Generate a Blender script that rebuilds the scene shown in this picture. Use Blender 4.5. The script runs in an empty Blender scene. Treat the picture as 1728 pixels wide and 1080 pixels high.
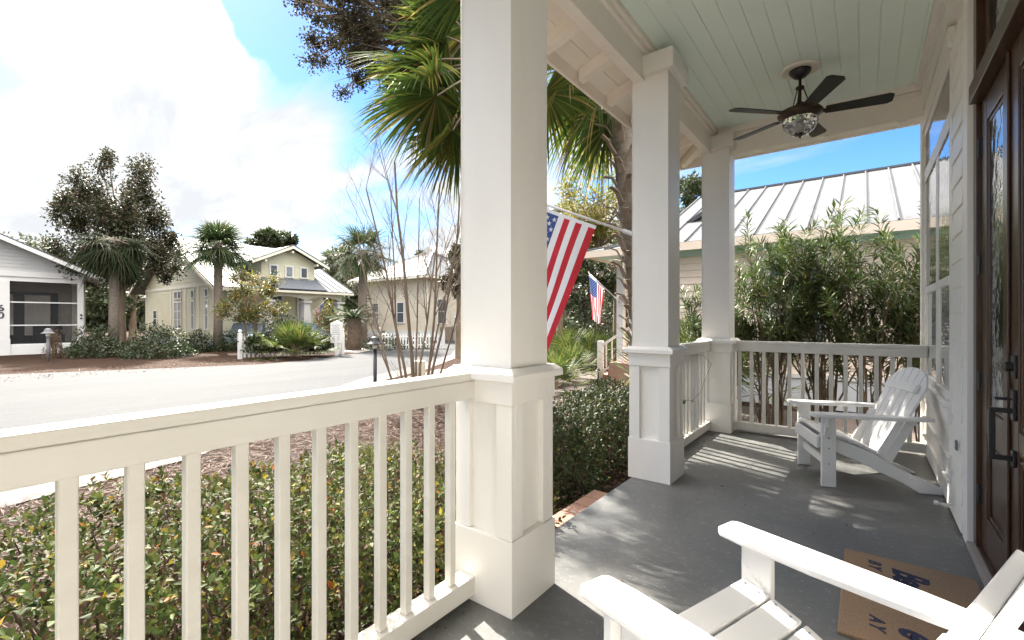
import bpy, math, random
import numpy as np
from mathutils import Vector, Matrix
random.seed(7); RNG = np.random.default_rng(7)
R = math.radians
C = bpy.context.scene.collection
CA, SA, F = .7953, .6062, 780.6          # heading of the lens, used only to survey where things stand
H = 1.3
GZ = -.35
def at(u, d, z=0.0):
    r = (u-864)/F*d
    return Vector((r*CA-d*SA, r*SA+d*CA, z))
def gd(u, v, z=GZ):
    return at(u, F*(H-z)/(v-540), z)

# ------------------------------------------------------------------ materials
MATS = {}
def new_mat(name):
    m = bpy.data.materials.new(name); m.use_nodes = True
    nt = m.node_tree; nt.nodes.clear()
    out = nt.nodes.new('ShaderNodeOutputMaterial')
    b = nt.nodes.new('ShaderNodeBsdfPrincipled')
    nt.links.new(b.outputs[0], out.inputs[0])
    MATS[name] = m
    return m, nt, b, out
def ramp(nt, stops, fac, interp='LINEAR'):
    r = nt.nodes.new('ShaderNodeValToRGB'); cr = r.color_ramp; cr.interpolation = interp
    while len(cr.elements) < len(stops): cr.elements.new(.5)
    for e, (p, c) in zip(cr.elements, stops):
        e.position = p; e.color = (*c, 1) if len(c) == 3 else c
    nt.links.new(fac, r.inputs[0]); return r.outputs[0]
def coords(nt, kind='Object', scale=(1,1,1)):
    t = nt.nodes.new('ShaderNodeTexCoord'); mp = nt.nodes.new('ShaderNodeMapping')
    mp.inputs['Scale'].default_value = scale
    nt.links.new(t.outputs[kind], mp.inputs[0]); return mp.outputs[0]
def noise(nt, vec, scale, detail=5, rough=.55, dist=0):
    n = nt.nodes.new('ShaderNodeTexNoise'); n.inputs['Scale'].default_value = scale
    n.inputs['Detail'].default_value = detail; n.inputs['Roughness'].default_value = rough
    n.inputs['Distortion'].default_value = dist
    nt.links.new(vec, n.inputs['Vector']); return n.outputs['Fac']
def mixc(nt, a, b, fac, mode='MIX'):
    m = nt.nodes.new('ShaderNodeMix'); m.data_type = 'RGBA'; m.blend_type = mode
    for s, v in ((m.inputs[6], a), (m.inputs[7], b), (m.inputs[0], fac)):
        if isinstance(v, (int, float)): s.default_value = v
        elif isinstance(v, tuple): s.default_value = (*v, 1)
        else: nt.links.new(v, s)
    return m.outputs[2]
def bump(nt, b, h, strength, dist):
    n = nt.nodes.new('ShaderNodeBump'); n.inputs['Strength'].default_value = strength
    n.inputs['Distance'].default_value = dist
    nt.links.new(h, n.inputs['Height']); nt.links.new(n.outputs[0], b.inputs['Normal'])
def surf(name, c1, c2, scale=6, rough=.6, bs=.2, bd=.004, bscale=60, stretch=(1,1,1), metal=0, spec=.5, marks=None, kind='Object'):
    m, nt, b, out = new_mat(name)
    v = coords(nt, kind, stretch)
    n = noise(nt, v, scale, 6, .6)
    col = ramp(nt, [(.3, c1), (.7, c2)], n)
    if marks:                                  # dirt and scuffs with a shape of their own
        n2 = noise(nt, v, marks[1], 8, .7, .6)
        f = ramp(nt, [(marks[2], (0,0,0)), (marks[2]+.06, (1,1,1))], n2)
        col = mixc(nt, col, marks[0], f)
    nt.links.new(col, b.inputs['Base Color'])
    b.inputs['Roughness'].default_value = rough; b.inputs['Metallic'].default_value = metal
    b.inputs['Specular IOR Level'].default_value = spec
    n3 = noise(nt, v, bscale, 4, .6)
    bump(nt, b, n3, bs, bd)
    return m
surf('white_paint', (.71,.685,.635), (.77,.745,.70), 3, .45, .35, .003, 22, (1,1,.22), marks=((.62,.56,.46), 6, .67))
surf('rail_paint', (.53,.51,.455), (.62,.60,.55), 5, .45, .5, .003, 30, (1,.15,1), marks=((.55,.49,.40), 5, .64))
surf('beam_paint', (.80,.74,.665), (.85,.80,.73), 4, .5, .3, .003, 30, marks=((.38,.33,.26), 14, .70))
surf('house_white', (0.544,0.535,0.518), (0.595,0.586,0.570), 2, .6, .2, .003, 20)
surf('grey_siding', (0.420,0.416,0.402), (0.462,0.458,0.444), 2, .65, .2, .003, 20)
surf('yellow_siding', (.47,.45,.32), (.53,.51,.37), 1.5, .65, .2, .003, 20)
surf('yellow_trim', (.60,.57,.46), (.65,.62,.51), 1.5, .6, .2, .003, 20)
surf('beige_siding', (.64,.54,.45), (.70,.60,.50), 1.5, .65, .2, .003, 20)
surf('cream_siding', (.46,.42,.34), (.52,.475,.39), 1.5, .65, .2, .003, 20)
surf('grey_foundation', (.42,.44,.47), (.5,.52,.55), 2, .8, .4, .01, 20)
surf('teal_paint', (.38,.55,.52), (.45,.62,.58), 3, .6)
surf('metal_roof', (.085,.089,.094), (.105,.109,.114), 1.2, .6, .15, .003, 12, metal=0, spec=.15, marks=((.07,.066,.06), 3, .60))
surf('slate_shingle', (0.080,0.090,0.105), (0.110,0.120,0.135), 6, .8, .5, .01, 30)
surf('black_paint', (.012,.012,.013), (.02,.02,.022), 6, .4, .2, .002, 60)
surf('dark_bronze', (.03,.02,.014), (.06,.035,.02), 8, .42, .2, .002, 60, metal=.4)
surf('blade_black', (.014,.013,.013), (.024,.022,.021), 5, .5, .35, .002, 40, (1,6,1))
surf('grey_post', (.10,.10,.11), (.15,.15,.16), 8, .6)
surf('steel', (.35,.35,.35), (.5,.5,.5), 30, .3, metal=1)
surf('brick_step', (0.216,0.114,0.078), (0.288,0.174,0.126), 4, .85, .5, .006, 60, marks=((.5,.42,.36), 5, .6))
surf('bark', (0.102,0.072,0.045), (0.192,0.150,0.102), 5, .9, .8, .02, 20, (1,1,.25))
surf('myrtle_bark', (0.098,0.069,0.046), (0.180,0.135,0.094), 7, .7, .4, .006, 14, (1,1,.2), marks=((.10,.065,.04), 6, .62))
surf('palm_bark', (0.114,0.090,0.066), (0.204,0.174,0.138), 7, .95, .9, .02, 25, (1,1,2.5))
surf('palm_boot', (0.162,0.120,0.084), (0.276,0.222,0.168), 6, .9, .7, .01, 30, (1,1,.4))
surf('oleander_bark', (.12,.085,.055), (.25,.19,.13), 8, .85, .4, .006, 20)
surf('twig_dark', (.06,.042,.03), (.15,.105,.07), 8, .9)
surf('concrete_edge', (0.240,0.216,0.192), (0.312,0.282,0.252), 4, .85, .4, .006, 40)
surf('resin_white', (.67,.66,.64), (.73,.72,.70), 3, .42, .25, .0015, 70, marks=((.44,.42,.38), 9, .64))
surf('lens_dark', (.02,.02,.02), (.04,.04,.04), 3, .2)
surf('navy_ink', (.010,.014,.045), (.02,.025,.065), 40, .95, .8, .003, 260)
surf('flag_red', (.46,.014,.025), (.54,.02,.035), 3, .7, .3, .002, 260)
surf('flag_white', (.74,.74,.76), (.80,.80,.82), 3, .7, .3, .002, 260)
surf('flag_blue', (.025,.055,.19), (.035,.075,.24), 3, .7, .3, .002, 260)
surf('car_silver', (.30,.36,.40), (.32,.38,.43), 3, .22, .0, .001, 60, metal=.7)
surf('car_dark', (.03,.035,.045), (.04,.045,.06), 3, .22, .0, .001, 60, metal=.3)
surf('tyre', (.015,.015,.015), (.03,.03,.03), 9, .9)
surf('interior_dark', (.05,.05,.05), (.08,.075,.07), 2, .9)
surf('interior_tan', (.34,.32,.28), (.42,.40,.36), 2, .9)
surf('curtain', (.62,.58,.50), (.74,.70,.62), 3, .9, .4, .01, 14, (6,6,1))
surf('weathered_wood', (.16,.13,.10), (.27,.22,.17), 6, .9, .6, .01, 20)
# translucent cloth for the flag colours
for nm in ('flag_red', 'flag_white', 'flag_blue'):
    m = MATS[nm]; nt = m.node_tree; out = [n for n in nt.nodes if n.type == 'OUTPUT_MATERIAL'][0]
    b = [n for n in nt.nodes if n.type == 'BSDF_PRINCIPLED'][0]
    t = nt.nodes.new('ShaderNodeBsdfTranslucent'); mx = nt.nodes.new('ShaderNodeMixShader'); mx.inputs[0].default_value = .4
    nt.links.new(b.inputs['Base Color'].links[0].from_socket, t.inputs[0])
    nt.links.new(b.outputs[0], mx.inputs[1]); nt.links.new(t.outputs[0], mx.inputs[2]); nt.links.new(mx.outputs[0], out.inputs[0])

def leaf_mat(name, stops, rough=.4, transl=.3, spec=.5):
    m, nt, b, out = new_mat(name)
    g = nt.nodes.new('ShaderNodeNewGeometry')
    col = ramp(nt, stops, g.outputs['Random Per Island'])
    v = coords(nt, 'Object'); n = noise(nt, v, .9, 3)
    hs = nt.nodes.new('ShaderNodeHueSaturation'); nt.links.new(col, hs.inputs['Color'])
    mr = nt.nodes.new('ShaderNodeMapRange'); nt.links.new(n, mr.inputs[0])
    mr.inputs[1].default_value = .3; mr.inputs[2].default_value = .7; mr.inputs[3].default_value = .48; mr.inputs[4].default_value = .86
    nt.links.new(mr.outputs[0], hs.inputs['Value']); col = hs.outputs[0]
    nt.links.new(col, b.inputs['Base Color']); b.inputs['Roughness'].default_value = rough
    b.inputs['Specular IOR Level'].default_value = spec
    t = nt.nodes.new('ShaderNodeBsdfTranslucent'); mx = nt.nodes.new('ShaderNodeMixShader'); mx.inputs[0].default_value = transl
    nt.links.new(col, t.inputs[0]); nt.links.new(b.outputs[0], mx.inputs[1]); nt.links.new(t.outputs[0], mx.inputs[2]); nt.links.new(mx.outputs[0], out.inputs[0])
    return m
leaf_mat('hedge_leaf', [(0,(.034,.060,.016)),(.25,(.065,.10,.024)),(.5,(.10,.13,.033)),(.70,(.15,.175,.045)),(.78,(.12,.085,.04)),(.90,(.10,.055,.032)),(.95,(.24,.23,.04)),(.985,(.36,.30,.04)),(1,(.42,.12,.03))], .6, .3, .18)
leaf_mat('hedge_leaf_dark', [(0,(.028,.055,.018)),(.5,(.055,.09,.028)),(.8,(.085,.10,.035)),(.93,(.10,.055,.03)),(1,(.22,.24,.05))], .5, .25, .25)
leaf_mat('palm_leaf', [(0,(.055,.10,.02)),(.45,(.10,.16,.03)),(.72,(.17,.22,.035)),(.86,(.30,.28,.05)),(.94,(.38,.27,.10)),(1,(.45,.35,.22))], .6, .5, .2)
leaf_mat('palm_leaf_far', [(0,(.035,.07,.025)),(.6,(.06,.10,.03)),(.9,(.10,.12,.04)),(1,(.16,.14,.09))], .6, .3, .3)
leaf_mat('palm_leaf_grey', [(0,(.03,.045,.022)),(.6,(.045,.062,.03)),(1,(.09,.075,.045))], .8, .25, .05)
leaf_mat('palmetto_leaf', [(0,(.05,.09,.025)),(.5,(.09,.13,.03)),(.85,(.17,.20,.04)),(1,(.22,.20,.08))], .6, .35, .3)
leaf_mat('magnolia_leaf', [(0,(.035,.055,.02)),(.4,(.055,.066,.026)),(.7,(.085,.068,.032)),(1,(.125,.085,.042))], .5, .2, .3)
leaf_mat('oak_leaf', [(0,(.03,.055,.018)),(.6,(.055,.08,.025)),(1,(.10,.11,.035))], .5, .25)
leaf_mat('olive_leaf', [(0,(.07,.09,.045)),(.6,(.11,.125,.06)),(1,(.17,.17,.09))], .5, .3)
leaf_mat('yellow_leaf', [(0,(.10,.13,.03)),(.4,(.20,.20,.04)),(.8,(.34,.28,.05)),(1,(.40,.26,.05))], .5, .45)
leaf_mat('autumn_leaf', [(0,(.05,.08,.02)),(.4,(.10,.13,.03)),(.7,(.24,.22,.04)),(.9,(.36,.26,.04)),(1,(.45,.17,.03))], .5, .4)
leaf_mat('shrub_leaf', [(0,(.025,.045,.016)),(.6,(.045,.07,.022)),(1,(.08,.10,.03))], .4, .2)
leaf_mat('oleander_leaf', [(0,(.065,.125,.035)),(.55,(.12,.20,.05)),(.85,(.24,.29,.08)),(.95,(.16,.13,.06)),(1,(.24,.17,.09))], .38, .25)
leaf_mat('berry_dark', [(0,(.03,.032,.018)),(.6,(.07,.065,.03)),(1,(.14,.11,.05))], .7, .3)
leaf_mat('sago_leaf', [(0,(.03,.06,.018)),(1,(.06,.10,.025))], .65, .25, .25)
leaf_mat('straw', [(0,(.04,.019,.011)),(.5,(.085,.043,.024)),(.85,(.14,.082,.048)),(1,(.22,.155,.105))], .8, .1)
leaf_mat('dry_leaf', [(0,(.10,.06,.035)),(.5,(.18,.11,.06)),(1,(.30,.20,.12))], .7, .2)
leaf_mat('vine_leaf', [(0,(.06,.12,.03)),(1,(.13,.20,.05))], .4, .3)
leaf_mat('grass_blade', [(0,(.07,.13,.02)),(1,(.18,.25,.05))], .5, .35)

def mulch_mat():
    m, nt, b, out = new_mat('mulch'); v = coords(nt)
    n = noise(nt, v, 30, 10, .75, 1.2); big = noise(nt, v, .9, 4)
    c = ramp(nt, [(.34,(.011,.006,.004)),(.48,(.032,.0175,.011)),(.58,(.058,.033,.021)),(.7,(.092,.06,.041))], n)
    c = mixc(nt, c, (.03,.019,.013), ramp(nt, [(.45,(0,0,0)),(.7,(1,1,1))], big))
    nt.links.new(c, b.inputs['Base Color']); b.inputs['Roughness'].default_value = .95; b.inputs['Specular IOR Level'].default_value = .1
    bump(nt, b, n, 1, .04)
mulch_mat()
def street_mat():
    m, nt, b, out = new_mat('asphalt'); v = coords(nt); v2 = coords(nt, 'Object', (1.3,.22,1))
    n = noise(nt, v, 40, 4, .7); n1 = noise(nt, v2, .8, 7, .65, .8)
    c = ramp(nt, [(.35,(.020,.0215,.023)),(.65,(.041,.0425,.044))], n)
    c = mixc(nt, c, (.025,.027,.029), ramp(nt, [(.44,(0,0,0)),(.60,(1,1,1))], n1))
    w = nt.nodes.new('ShaderNodeTexVoronoi'); w.feature = 'DISTANCE_TO_EDGE'; w.inputs['Scale'].default_value = .45
    nw = noise(nt, v, 1.6, 5); mm = nt.nodes.new('ShaderNodeVectorMath'); mm.operation = 'ADD'
    nt.links.new(v, mm.inputs[0]); nt.links.new(nw, mm.inputs[1]); nt.links.new(mm.outputs[0], w.inputs['Vector'])
    c = mixc(nt, c, (.05,.05,.052), ramp(nt, [(0,(.55,.55,.55)),(.004,(.2,.2,.2)),(.008,(0,0,0))], w.outputs['Distance']))
    nt.links.new(c, b.inputs['Base Color']); b.inputs['Roughness'].default_value = .85; b.inputs['Specular IOR Level'].default_value = .2
    bump(nt, b, n, .5, .006)
street_mat()
def paver_mat():
    m, nt, b, out = new_mat('pavers'); v = coords(nt); mp = nt.nodes.new('ShaderNodeMapping'); mp.inputs['Rotation'].default_value = (0,0,R(45))
    nt.links.new(v, mp.inputs[0])
    br = nt.nodes.new('ShaderNodeTexBrick'); nt.links.new(mp.outputs[0], br.inputs['Vector'])
    br.inputs['Scale'].default_value = 1; br.inputs['Brick Width'].default_value = .21; br.inputs['Row Height'].default_value = .105
    br.inputs['Mortar Size'].default_value = .006; br.inputs['Bias'].default_value = 0
    br.inputs['Color1'].default_value = (.055,.038,.032,1); br.inputs['Color2'].default_value = (.078,.056,.048,1); br.inputs['Mortar'].default_value = (.18,.14,.11,1)
    n = noise(nt, v, 1.3, 8, .7); c = mixc(nt, br.outputs[0], (.06,.052,.046), ramp(nt, [(.4,(0,0,0)),(.7,(.8,.8,.8))], n))
    nt.links.new(c, b.inputs['Base Color']); b.inputs['Roughness'].default_value = .85
    bump(nt, b, br.outputs['Fac'], -.6, .006)
paver_mat()
def floor_mat():
    m, nt, b, out = new_mat('floor_paint'); v = coords(nt)
    n = noise(nt, v, 1.7, 8, .62, .5); f = noise(nt, v, 26, 8, .75, .3); sc = noise(nt, coords(nt, 'Object', (4,14,1)), 5, 8, .7, 1.5)
    c = ramp(nt, [(.34,(.075,.077,.074)),(.5,(.10,.102,.097)),(.66,(.14,.138,.13))], n)
    c = mixc(nt, c, (.24,.24,.225), ramp(nt, [(.54,(0,0,0)),(.70,(.6,.6,.6))], f))
    c = mixc(nt, c, (.36,.355,.33), ramp(nt, [(.635,(0,0,0)),(.665,(.9,.9,.9))], sc))
    vo = nt.nodes.new('ShaderNodeTexVoronoi'); vo.inputs['Scale'].default_value = 5.5; nt.links.new(v, vo.inputs['Vector'])
    c = mixc(nt, c, (.55,.54,.50), ramp(nt, [(.0,(1,1,1)),(.022,(.6,.6,.6)),(.03,(0,0,0))], vo.outputs['Distance']))
    nt.links.new(c, b.inputs['Base Color'])
    rr = ramp(nt, [(.3,(.38,.38,.38)),(.7,(.55,.55,.55))], n); nt.links.new(rr, b.inputs['Roughness'])
    bump(nt, b, f, .35, .004)
floor_mat()
def ceiling_mat():
    m, nt, b, out = new_mat('mint_paint'); v = coords(nt); n = noise(nt, v, 1.5, 4)
    c = ramp(nt, [(.3,(.76,.87,.81)),(.7,(.79,.89,.835))], n); nt.links.new(c, b.inputs['Base Color']); b.inputs['Roughness'].default_value = .45
ceiling_mat()
def wood_mat():
    m, nt, b, out = new_mat('dark_wood'); v = coords(nt, 'Object', (6,6,.5)); n = noise(nt, v, 6, 8, .65, .8)
    c = ramp(nt, [(.3,(.026,.0115,.006)),(.55,(.062,.028,.014)),(.75,(.105,.05,.026))], n)
    w = noise(nt, coords(nt, 'Object', (10,10,2)), 9, 9, .8, .4)
    c = mixc(nt, c, (.008,.005,.004), ramp(nt, [(.60,(0,0,0)),(.66,(1,1,1))], w))
    nt.links.new(c, b.inputs['Base Color']); b.inputs['Roughness'].default_value = .3; bump(nt, b, n, .3, .002)
wood_mat()
def coir_mat():
    m, nt, b, out = new_mat('coir'); v = coords(nt); n = noise(nt, v, 260, 6, .8); g = noise(nt, v, 4, 4)
    c = ramp(nt, [(.35,(.13,.085,.05)),(.5,(.25,.17,.11)),(.65,(.40,.30,.21))], n)
    c = mixc(nt, c, (.30,.19,.105), ramp(nt, [(.45,(0,0,0)),(.7,(.6,.6,.6))], g))
    nt.links.new(c, b.inputs['Base Color']); b.inputs['Roughness'].default_value = 1; bump(nt, b, n, 1, .006)
coir_mat()
def pane_mat(name, base, wav=0, rough=.02):
    m, nt, b, out = new_mat(name); b.inputs['Base Color'].default_value = (*base, 1); b.inputs['Roughness'].default_value = rough
    b.inputs['Specular IOR Level'].default_value = .9; b.inputs['IOR'].default_value = 1.55
    if wav:
        v = coords(nt, 'Object', (1,4,4)); n = noise(nt, v, 3.2, 2, .4); bump(nt, b, n, wav, .02)
pane_mat('pane_dark', (.03,.035,.04), .10); pane_mat('pane_pale', (.42,.42,.40)); pane_mat('pane_wavy', (.02,.024,.02), .22)
pane_mat('pane_far', (.07,.085,.10)); pane_mat('pane_curtain', (.30,.31,.30))
def globe_mat():
    m, nt, b, out = new_mat('hammered_glass'); v = coords(nt)
    b.inputs['Base Color'].default_value = (.92,.94,.95,1); b.inputs['Roughness'].default_value = .04; b.inputs['Transmission Weight'].default_value = 1
    b.inputs['IOR'].default_value = 1.3
    w = nt.nodes.new('ShaderNodeTexVoronoi'); w.feature = 'SMOOTH_F1'; w.inputs['Scale'].default_value = 26; nt.links.new(v, w.inputs['Vector'])
    bump(nt, b, w.outputs['Distance'], 1, .02)
globe_mat()
def screen_mat():
    m, nt, b, out = new_mat('insect_screen'); b.inputs['Base Color'].default_value = (.02,.02,.022,1); b.inputs['Roughness'].default_value = .9
    tr = nt.nodes.new('ShaderNodeBsdfTransparent'); mx = nt.nodes.new('ShaderNodeMixShader'); mx.inputs[0].default_value = .28
    nt.links.new(tr.outputs[0], mx.inputs[1]); nt.links.new(b.outputs[0], mx.inputs[2]); nt.links.new(mx.outputs[0], out.inputs[0])
screen_mat()

# ------------------------------------------------------------------ mesh helpers
class MB:
    def __init__(s): s.v = []; s.f = []; s.m = []
    def add(s, verts, faces, mi=0):
        o = len(s.v); s.v += [tuple(p) for p in verts]; s.f += [tuple(i+o for i in f) for f in faces]; s.m += [mi]*len(faces); return s
    def box(s, x0, x1, y0, y1, z0, z1, mi=0):
        return s.add([(x0,y0,z0),(x1,y0,z0),(x1,y1,z0),(x0,y1,z0),(x0,y0,z1),(x1,y0,z1),(x1,y1,z1),(x0,y1,z1)],
                     [(0,3,2,1),(4,5,6,7),(0,1,5,4),(1,2,6,5),(2,3,7,6),(3,0,4,7)], mi)
    def beam(s, a, b, w, h, up=(0,0,1), mi=0):      # rectangular bar from a to b
        a, b = Vector(a), Vector(b); d = (b-a).normalized(); up = Vector(up)
        if abs(d.dot(up)) > .98: up = Vector((0,1,0))
        sd = d.cross(up).normalized(); u = sd.cross(d).normalized()
        P = []
        for p in (a, b):
            for i, j in ((-1,-1),(1,-1),(1,1),(-1,1)): P.append(p+sd*w/2*i+u*h/2*j)
        return s.add(P, [(0,1,2,3),(7,6,5,4),(0,4,5,1),(1,5,6,2),(2,6,7,3),(3,7,4,0)], mi)
    def prism(s, pts, ext, mi=0):                    # polygon extruded along ext
        n = len(pts); pts = [Vector(p) for p in pts]; ext = Vector(ext)
        return s.add(pts+[p+ext for p in pts], [tuple(range(n))[::-1], tuple(range(n,2*n))]+[(i,(i+1)%n,(i+1)%n+n,i+n) for i in range(n)], mi)
    def tube(s, pts, rad, n=8, cap=True, mi=0):
        pts = [Vector(p) for p in pts]; k = len(pts)
        if isinstance(rad, (int,float)): rad = [rad]*k
        ref = Vector((0,0,1)); V = []; prev = None
        for i, p in enumerate(pts):
            d = (pts[min(i+1,k-1)]-pts[max(i-1,0)]).normalized()
            if prev is None:
                r = ref if abs(d.dot(ref)) < .95 else Vector((1,0,0)); prev = d.cross(r).normalized()
            prev = (prev-d*prev.dot(d)).normalized(); q = d.cross(prev)
            for j in range(n):
                a = 2*math.pi*j/n; V.append(p+(prev*math.cos(a)+q*math.sin(a))*rad[i])
        Fs = [(i*n+j, i*n+(j+1)%n, (i+1)*n+(j+1)%n, (i+1)*n+j) for i in range(k-1) for j in range(n)]
        if cap: Fs += [tuple(range(n))[::-1], tuple(range((k-1)*n, k*n))]
        return s.add(V, Fs, mi)
    def lathe(s, prof, c, n=24, mi=0):
        V = [(c[0]+r*math.cos(2*math.pi*j/n), c[1]+r*math.sin(2*math.pi*j/n), c[2]+z) for r, z in prof for j in range(n)]
        k = len(prof)
        Fs = [(i*n+j, i*n+(j+1)%n, (i+1)*n+(j+1)%n, (i+1)*n+j) for i in range(k-1) for j in range(n)]
        Fs += [tuple(range(n))[::-1], tuple(range((k-1)*n, k*n))]
        return s.add(V, Fs, mi)
    def quad(s, *p, mi=0): return s.add(p, [tuple(range(len(p)))], mi)
    def build(s, name, mats, parent=None, bevel=0, smooth=False, seg=2, xf=None):
        me = bpy.data.meshes.new(name); V = s.v
        if xf is not None: V = [tuple(xf @ Vector(p)) for p in V]
        me.from_pydata(V, [], s.f)
        if isinstance(mats, str): mats = [mats]
        for m in mats: me.materials.append(MATS[m])
        if len(mats) > 1: me.polygons.foreach_set('material_index', s.m)
        if smooth: me.shade_smooth()
        me.update()
        o = bpy.data.objects.new(name, me); C.objects.link(o)
        if parent: o.parent = parent
        if bevel:
            b = o.modifiers.new('edge', 'BEVEL'); b.width = bevel; b.segments = seg; b.limit_method = 'ANGLE'; b.angle_limit = R(40)
            try: b.harden_normals = False
            except Exception: pass
        return o
def tag(o, label=None, cat=None, group=None, kind=None):
    if label: o['label'] = label
    if cat: o['category'] = cat
    if group: o['group'] = group
    if kind: o['kind'] = kind
    return o
def empty(name, loc, label, cat, group=None, rz=0):
    o = bpy.data.objects.new(name, None); C.objects.link(o); o.location = loc; o.rotation_euler = (0,0,rz); o.empty_display_size = .2
    return tag(o, label, cat, group)
def copy_tree(o, parent=None):
    c = o.copy(); C.objects.link(c)
    if parent: c.parent = parent
    for ch in list(o.children): copy_tree(ch, c)
    return c
def np_mesh(name, V, Q, mats, parent=None, mi=None):
    """V (n,3), Q (m,4) quads"""
    me = bpy.data.meshes.new(name); n, m = len(V), len(Q)
    me.vertices.add(n); me.vertices.foreach_set('co', V.astype(np.float32).ravel())
    me.loops.add(m*4); me.loops.foreach_set('vertex_index', Q.astype(np.int32).ravel())
    me.polygons.add(m); me.polygons.foreach_set('loop_start', np.arange(0, m*4, 4, dtype=np.int32))
    me.polygons.foreach_set('loop_total', np.full(m, 4, dtype=np.int32))
    if isinstance(mats, str): mats = [mats]
    for q in mats: me.materials.append(MATS[q])
    if mi is not None: me.polygons.foreach_set('material_index', mi.astype(np.int32))
    me.update(calc_edges=True)
    o = bpy.data.objects.new(name, me); C.objects.link(o)
    if parent: o.parent = parent
    return o
def unit(a): return a/np.maximum(np.linalg.norm(a, axis=1, keepdims=True), 1e-9)
def leaf_arrays(P, D, N, L, W, fold=.25, curl=.15):
    """leaves with a raised fold: base, two sides, tip, as four quads (7 verts)"""
    D = unit(D); S = unit(np.cross(D, N)); U = np.cross(S, D)
    L = L[:,None]; W = W[:,None]
    b = P; mid = P+D*L*.5+U*L*.02; tip = P+D*L-U*L*curl
    l1 = P+D*L*.28+S*W*.42+U*W*fold; l2 = P+D*L*.68+S*W*.40+U*W*fold-U*L*curl*.4
    r1 = P+D*L*.28-S*W*.42+U*W*fold; r2 = P+D*L*.68-S*W*.40+U*W*fold-U*L*curl*.4
    V = np.stack([b,mid,tip,l1,l2,r1,r2], 1).reshape(-1,3)
    q = np.array([[0,1,4,3],[1,2,2,4],[0,5,6,1],[1,6,2,2]])
    q = np.array([[0,1,4,3],[0,5,6,1]]); 
    n = len(P); off = (np.arange(n)*7)[:,None,None]
    Q = (q[None]+off).reshape(-1,4)
    # tip pieces as thin quads
    q2 = np.array([[1,2,4,4],[1,6,2,2]])
    return V, Q, (n, q2)
def leaf_mesh(name, P, D, N, L, W, mat, parent=None, fold=.25, curl=.15):
    """simple 6-vertex leaf: base, l, tip, r split on the midrib into two quads through a midrib point"""
    D = unit(D); S = unit(np.cross(D, N)); U = np.cross(S, D); L = L[:,None]; W = W[:,None]
    b = P; m = P+D*L*.55; t = P+D*L-U*L*curl
    l = P+D*L*.45+S*W*.5+U*W*fold; r = P+D*L*.45-S*W*.5+U*W*fold
    l2 = P+D*L*.8+S*W*.28+U*W*fold*.6-U*L*curl*.5; r2 = P+D*L*.8-S*W*.28+U*W*fold*.6-U*L*curl*.5
    V = np.stack([b,m,t,l,l2,r,r2], 1).reshape(-1,3)
    q = np.array([[0,1,4,3],[0,5,6,1]])
    off = (np.arange(len(P))*7)
    Q = (q[None]+off[:,None,None]).reshape(-1,4)
    # tips: tris written as quads are illegal, so build through from_pydata-like loops
    T = (np.array([[1,2,4],[1,6,2]])[None]+off[:,None,None]).reshape(-1,3)
    me = bpy.data.meshes.new(name); me.vertices.add(len(V)); me.vertices.foreach_set('co', V.astype(np.float32).ravel())
    idx = np.concatenate([Q.ravel(), T.ravel()]).astype(np.int32)
    me.loops.add(len(idx)); me.loops.foreach_set('vertex_index', idx)
    st = np.concatenate([np.arange(len(Q))*4, len(Q)*4+np.arange(len(T))*3]).astype(np.int32)
    tot = np.concatenate([np.full(len(Q),4), np.full(len(T),3)]).astype(np.int32)
    me.polygons.add(len(st)); me.polygons.foreach_set('loop_start', st); me.polygons.foreach_set('loop_total', tot)
    me.materials.append(MATS[mat]); me.update(calc_edges=True)
    o = bpy.data.objects.new(name, me); C.objects.link(o)
    if parent: o.parent = parent
    return o
def small_leaf_mesh(name, P, D, N, L, W, mat, parent=None):
    """far foliage: one kite-shaped quad per leaf"""
    D = unit(D); S = unit(np.cross(D, N)); L = L[:,None]; W = W[:,None]
    V = np.stack([P, P+D*L*.45+S*W*.5, P+D*L, P+D*L*.45-S*W*.5], 1).reshape(-1,3)
    Q = np.arange(len(V)).reshape(-1,4)
    return np_mesh(name, V, Q, mat, parent)
def rdir(n): return unit(RNG.normal(size=(n,3)))

# ------------------------------------------------------------------ the cottage we stand at
CEIL = 3.55; WX = .475
cot = empty('cottage', (0,0,0), 'cream cottage with columned front porch, mint board ceiling and grey painted floor', 'house')
# floor
m = MB(); m.box(-1.535, WX, -2.2, 6.12, -.12, 0); m.build('porch_floor', 'floor_paint', cot, .006)
m = MB(); m.box(-1.50, WX, -2.2, 6.09, GZ-.1, -.122); m.build('foundation', 'concrete_edge', cot)
m = MB(); m.box(WX-.012, WX+.11, 2.246, 3.694, 0.0005, .0355); m.build('threshold', 'concrete_edge', cot, .004)
# ceiling boards along the porch
m = MB(); y0, y1 = -2.2, 5.86; x = -1.37; w = .1335
while x < WX-.01:
    xe = min(x+w, WX); m.box(x+.0025, xe-.0025, y0, y1, CEIL, CEIL+.02); x += w
m.box(-1.4, WX, y0, y1, CEIL+.0085, CEIL+.04)
m.build('porch_ceiling', 'mint_paint', cot, .003, seg=1)
# long beam
m = MB()
m.box(-1.52, -1.435, -2.2, 6.0, 3.26, 3.50)
m.box(-1.505, -1.405, -2.2, 6.0, 3.475, 3.62)
m.box(-1.45, -1.375, -2.2, 5.85, 3.515, 3.62)
m.box(-1.535, -1.50, -2.2, 6.02, 3.30, 3.66)
m.build('long_beam', 'beam_paint', cot, .004)
m = MB()
m.box(-1.404, WX, 5.86, 5.99, 3.235, 3.62); m.box(-1.374, WX, 5.815, 5.859, 3.48, 3.62); m.box(-1.40, WX, 5.845, 5.859, 3.44, 3.478)
for xx in (-.9, -.3, .3): m.box(xx-.04, xx+.04, 5.87, 5.97, 3.222, 3.234)
m.build('end_beam', 'beam_paint', cot, .004)
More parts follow.
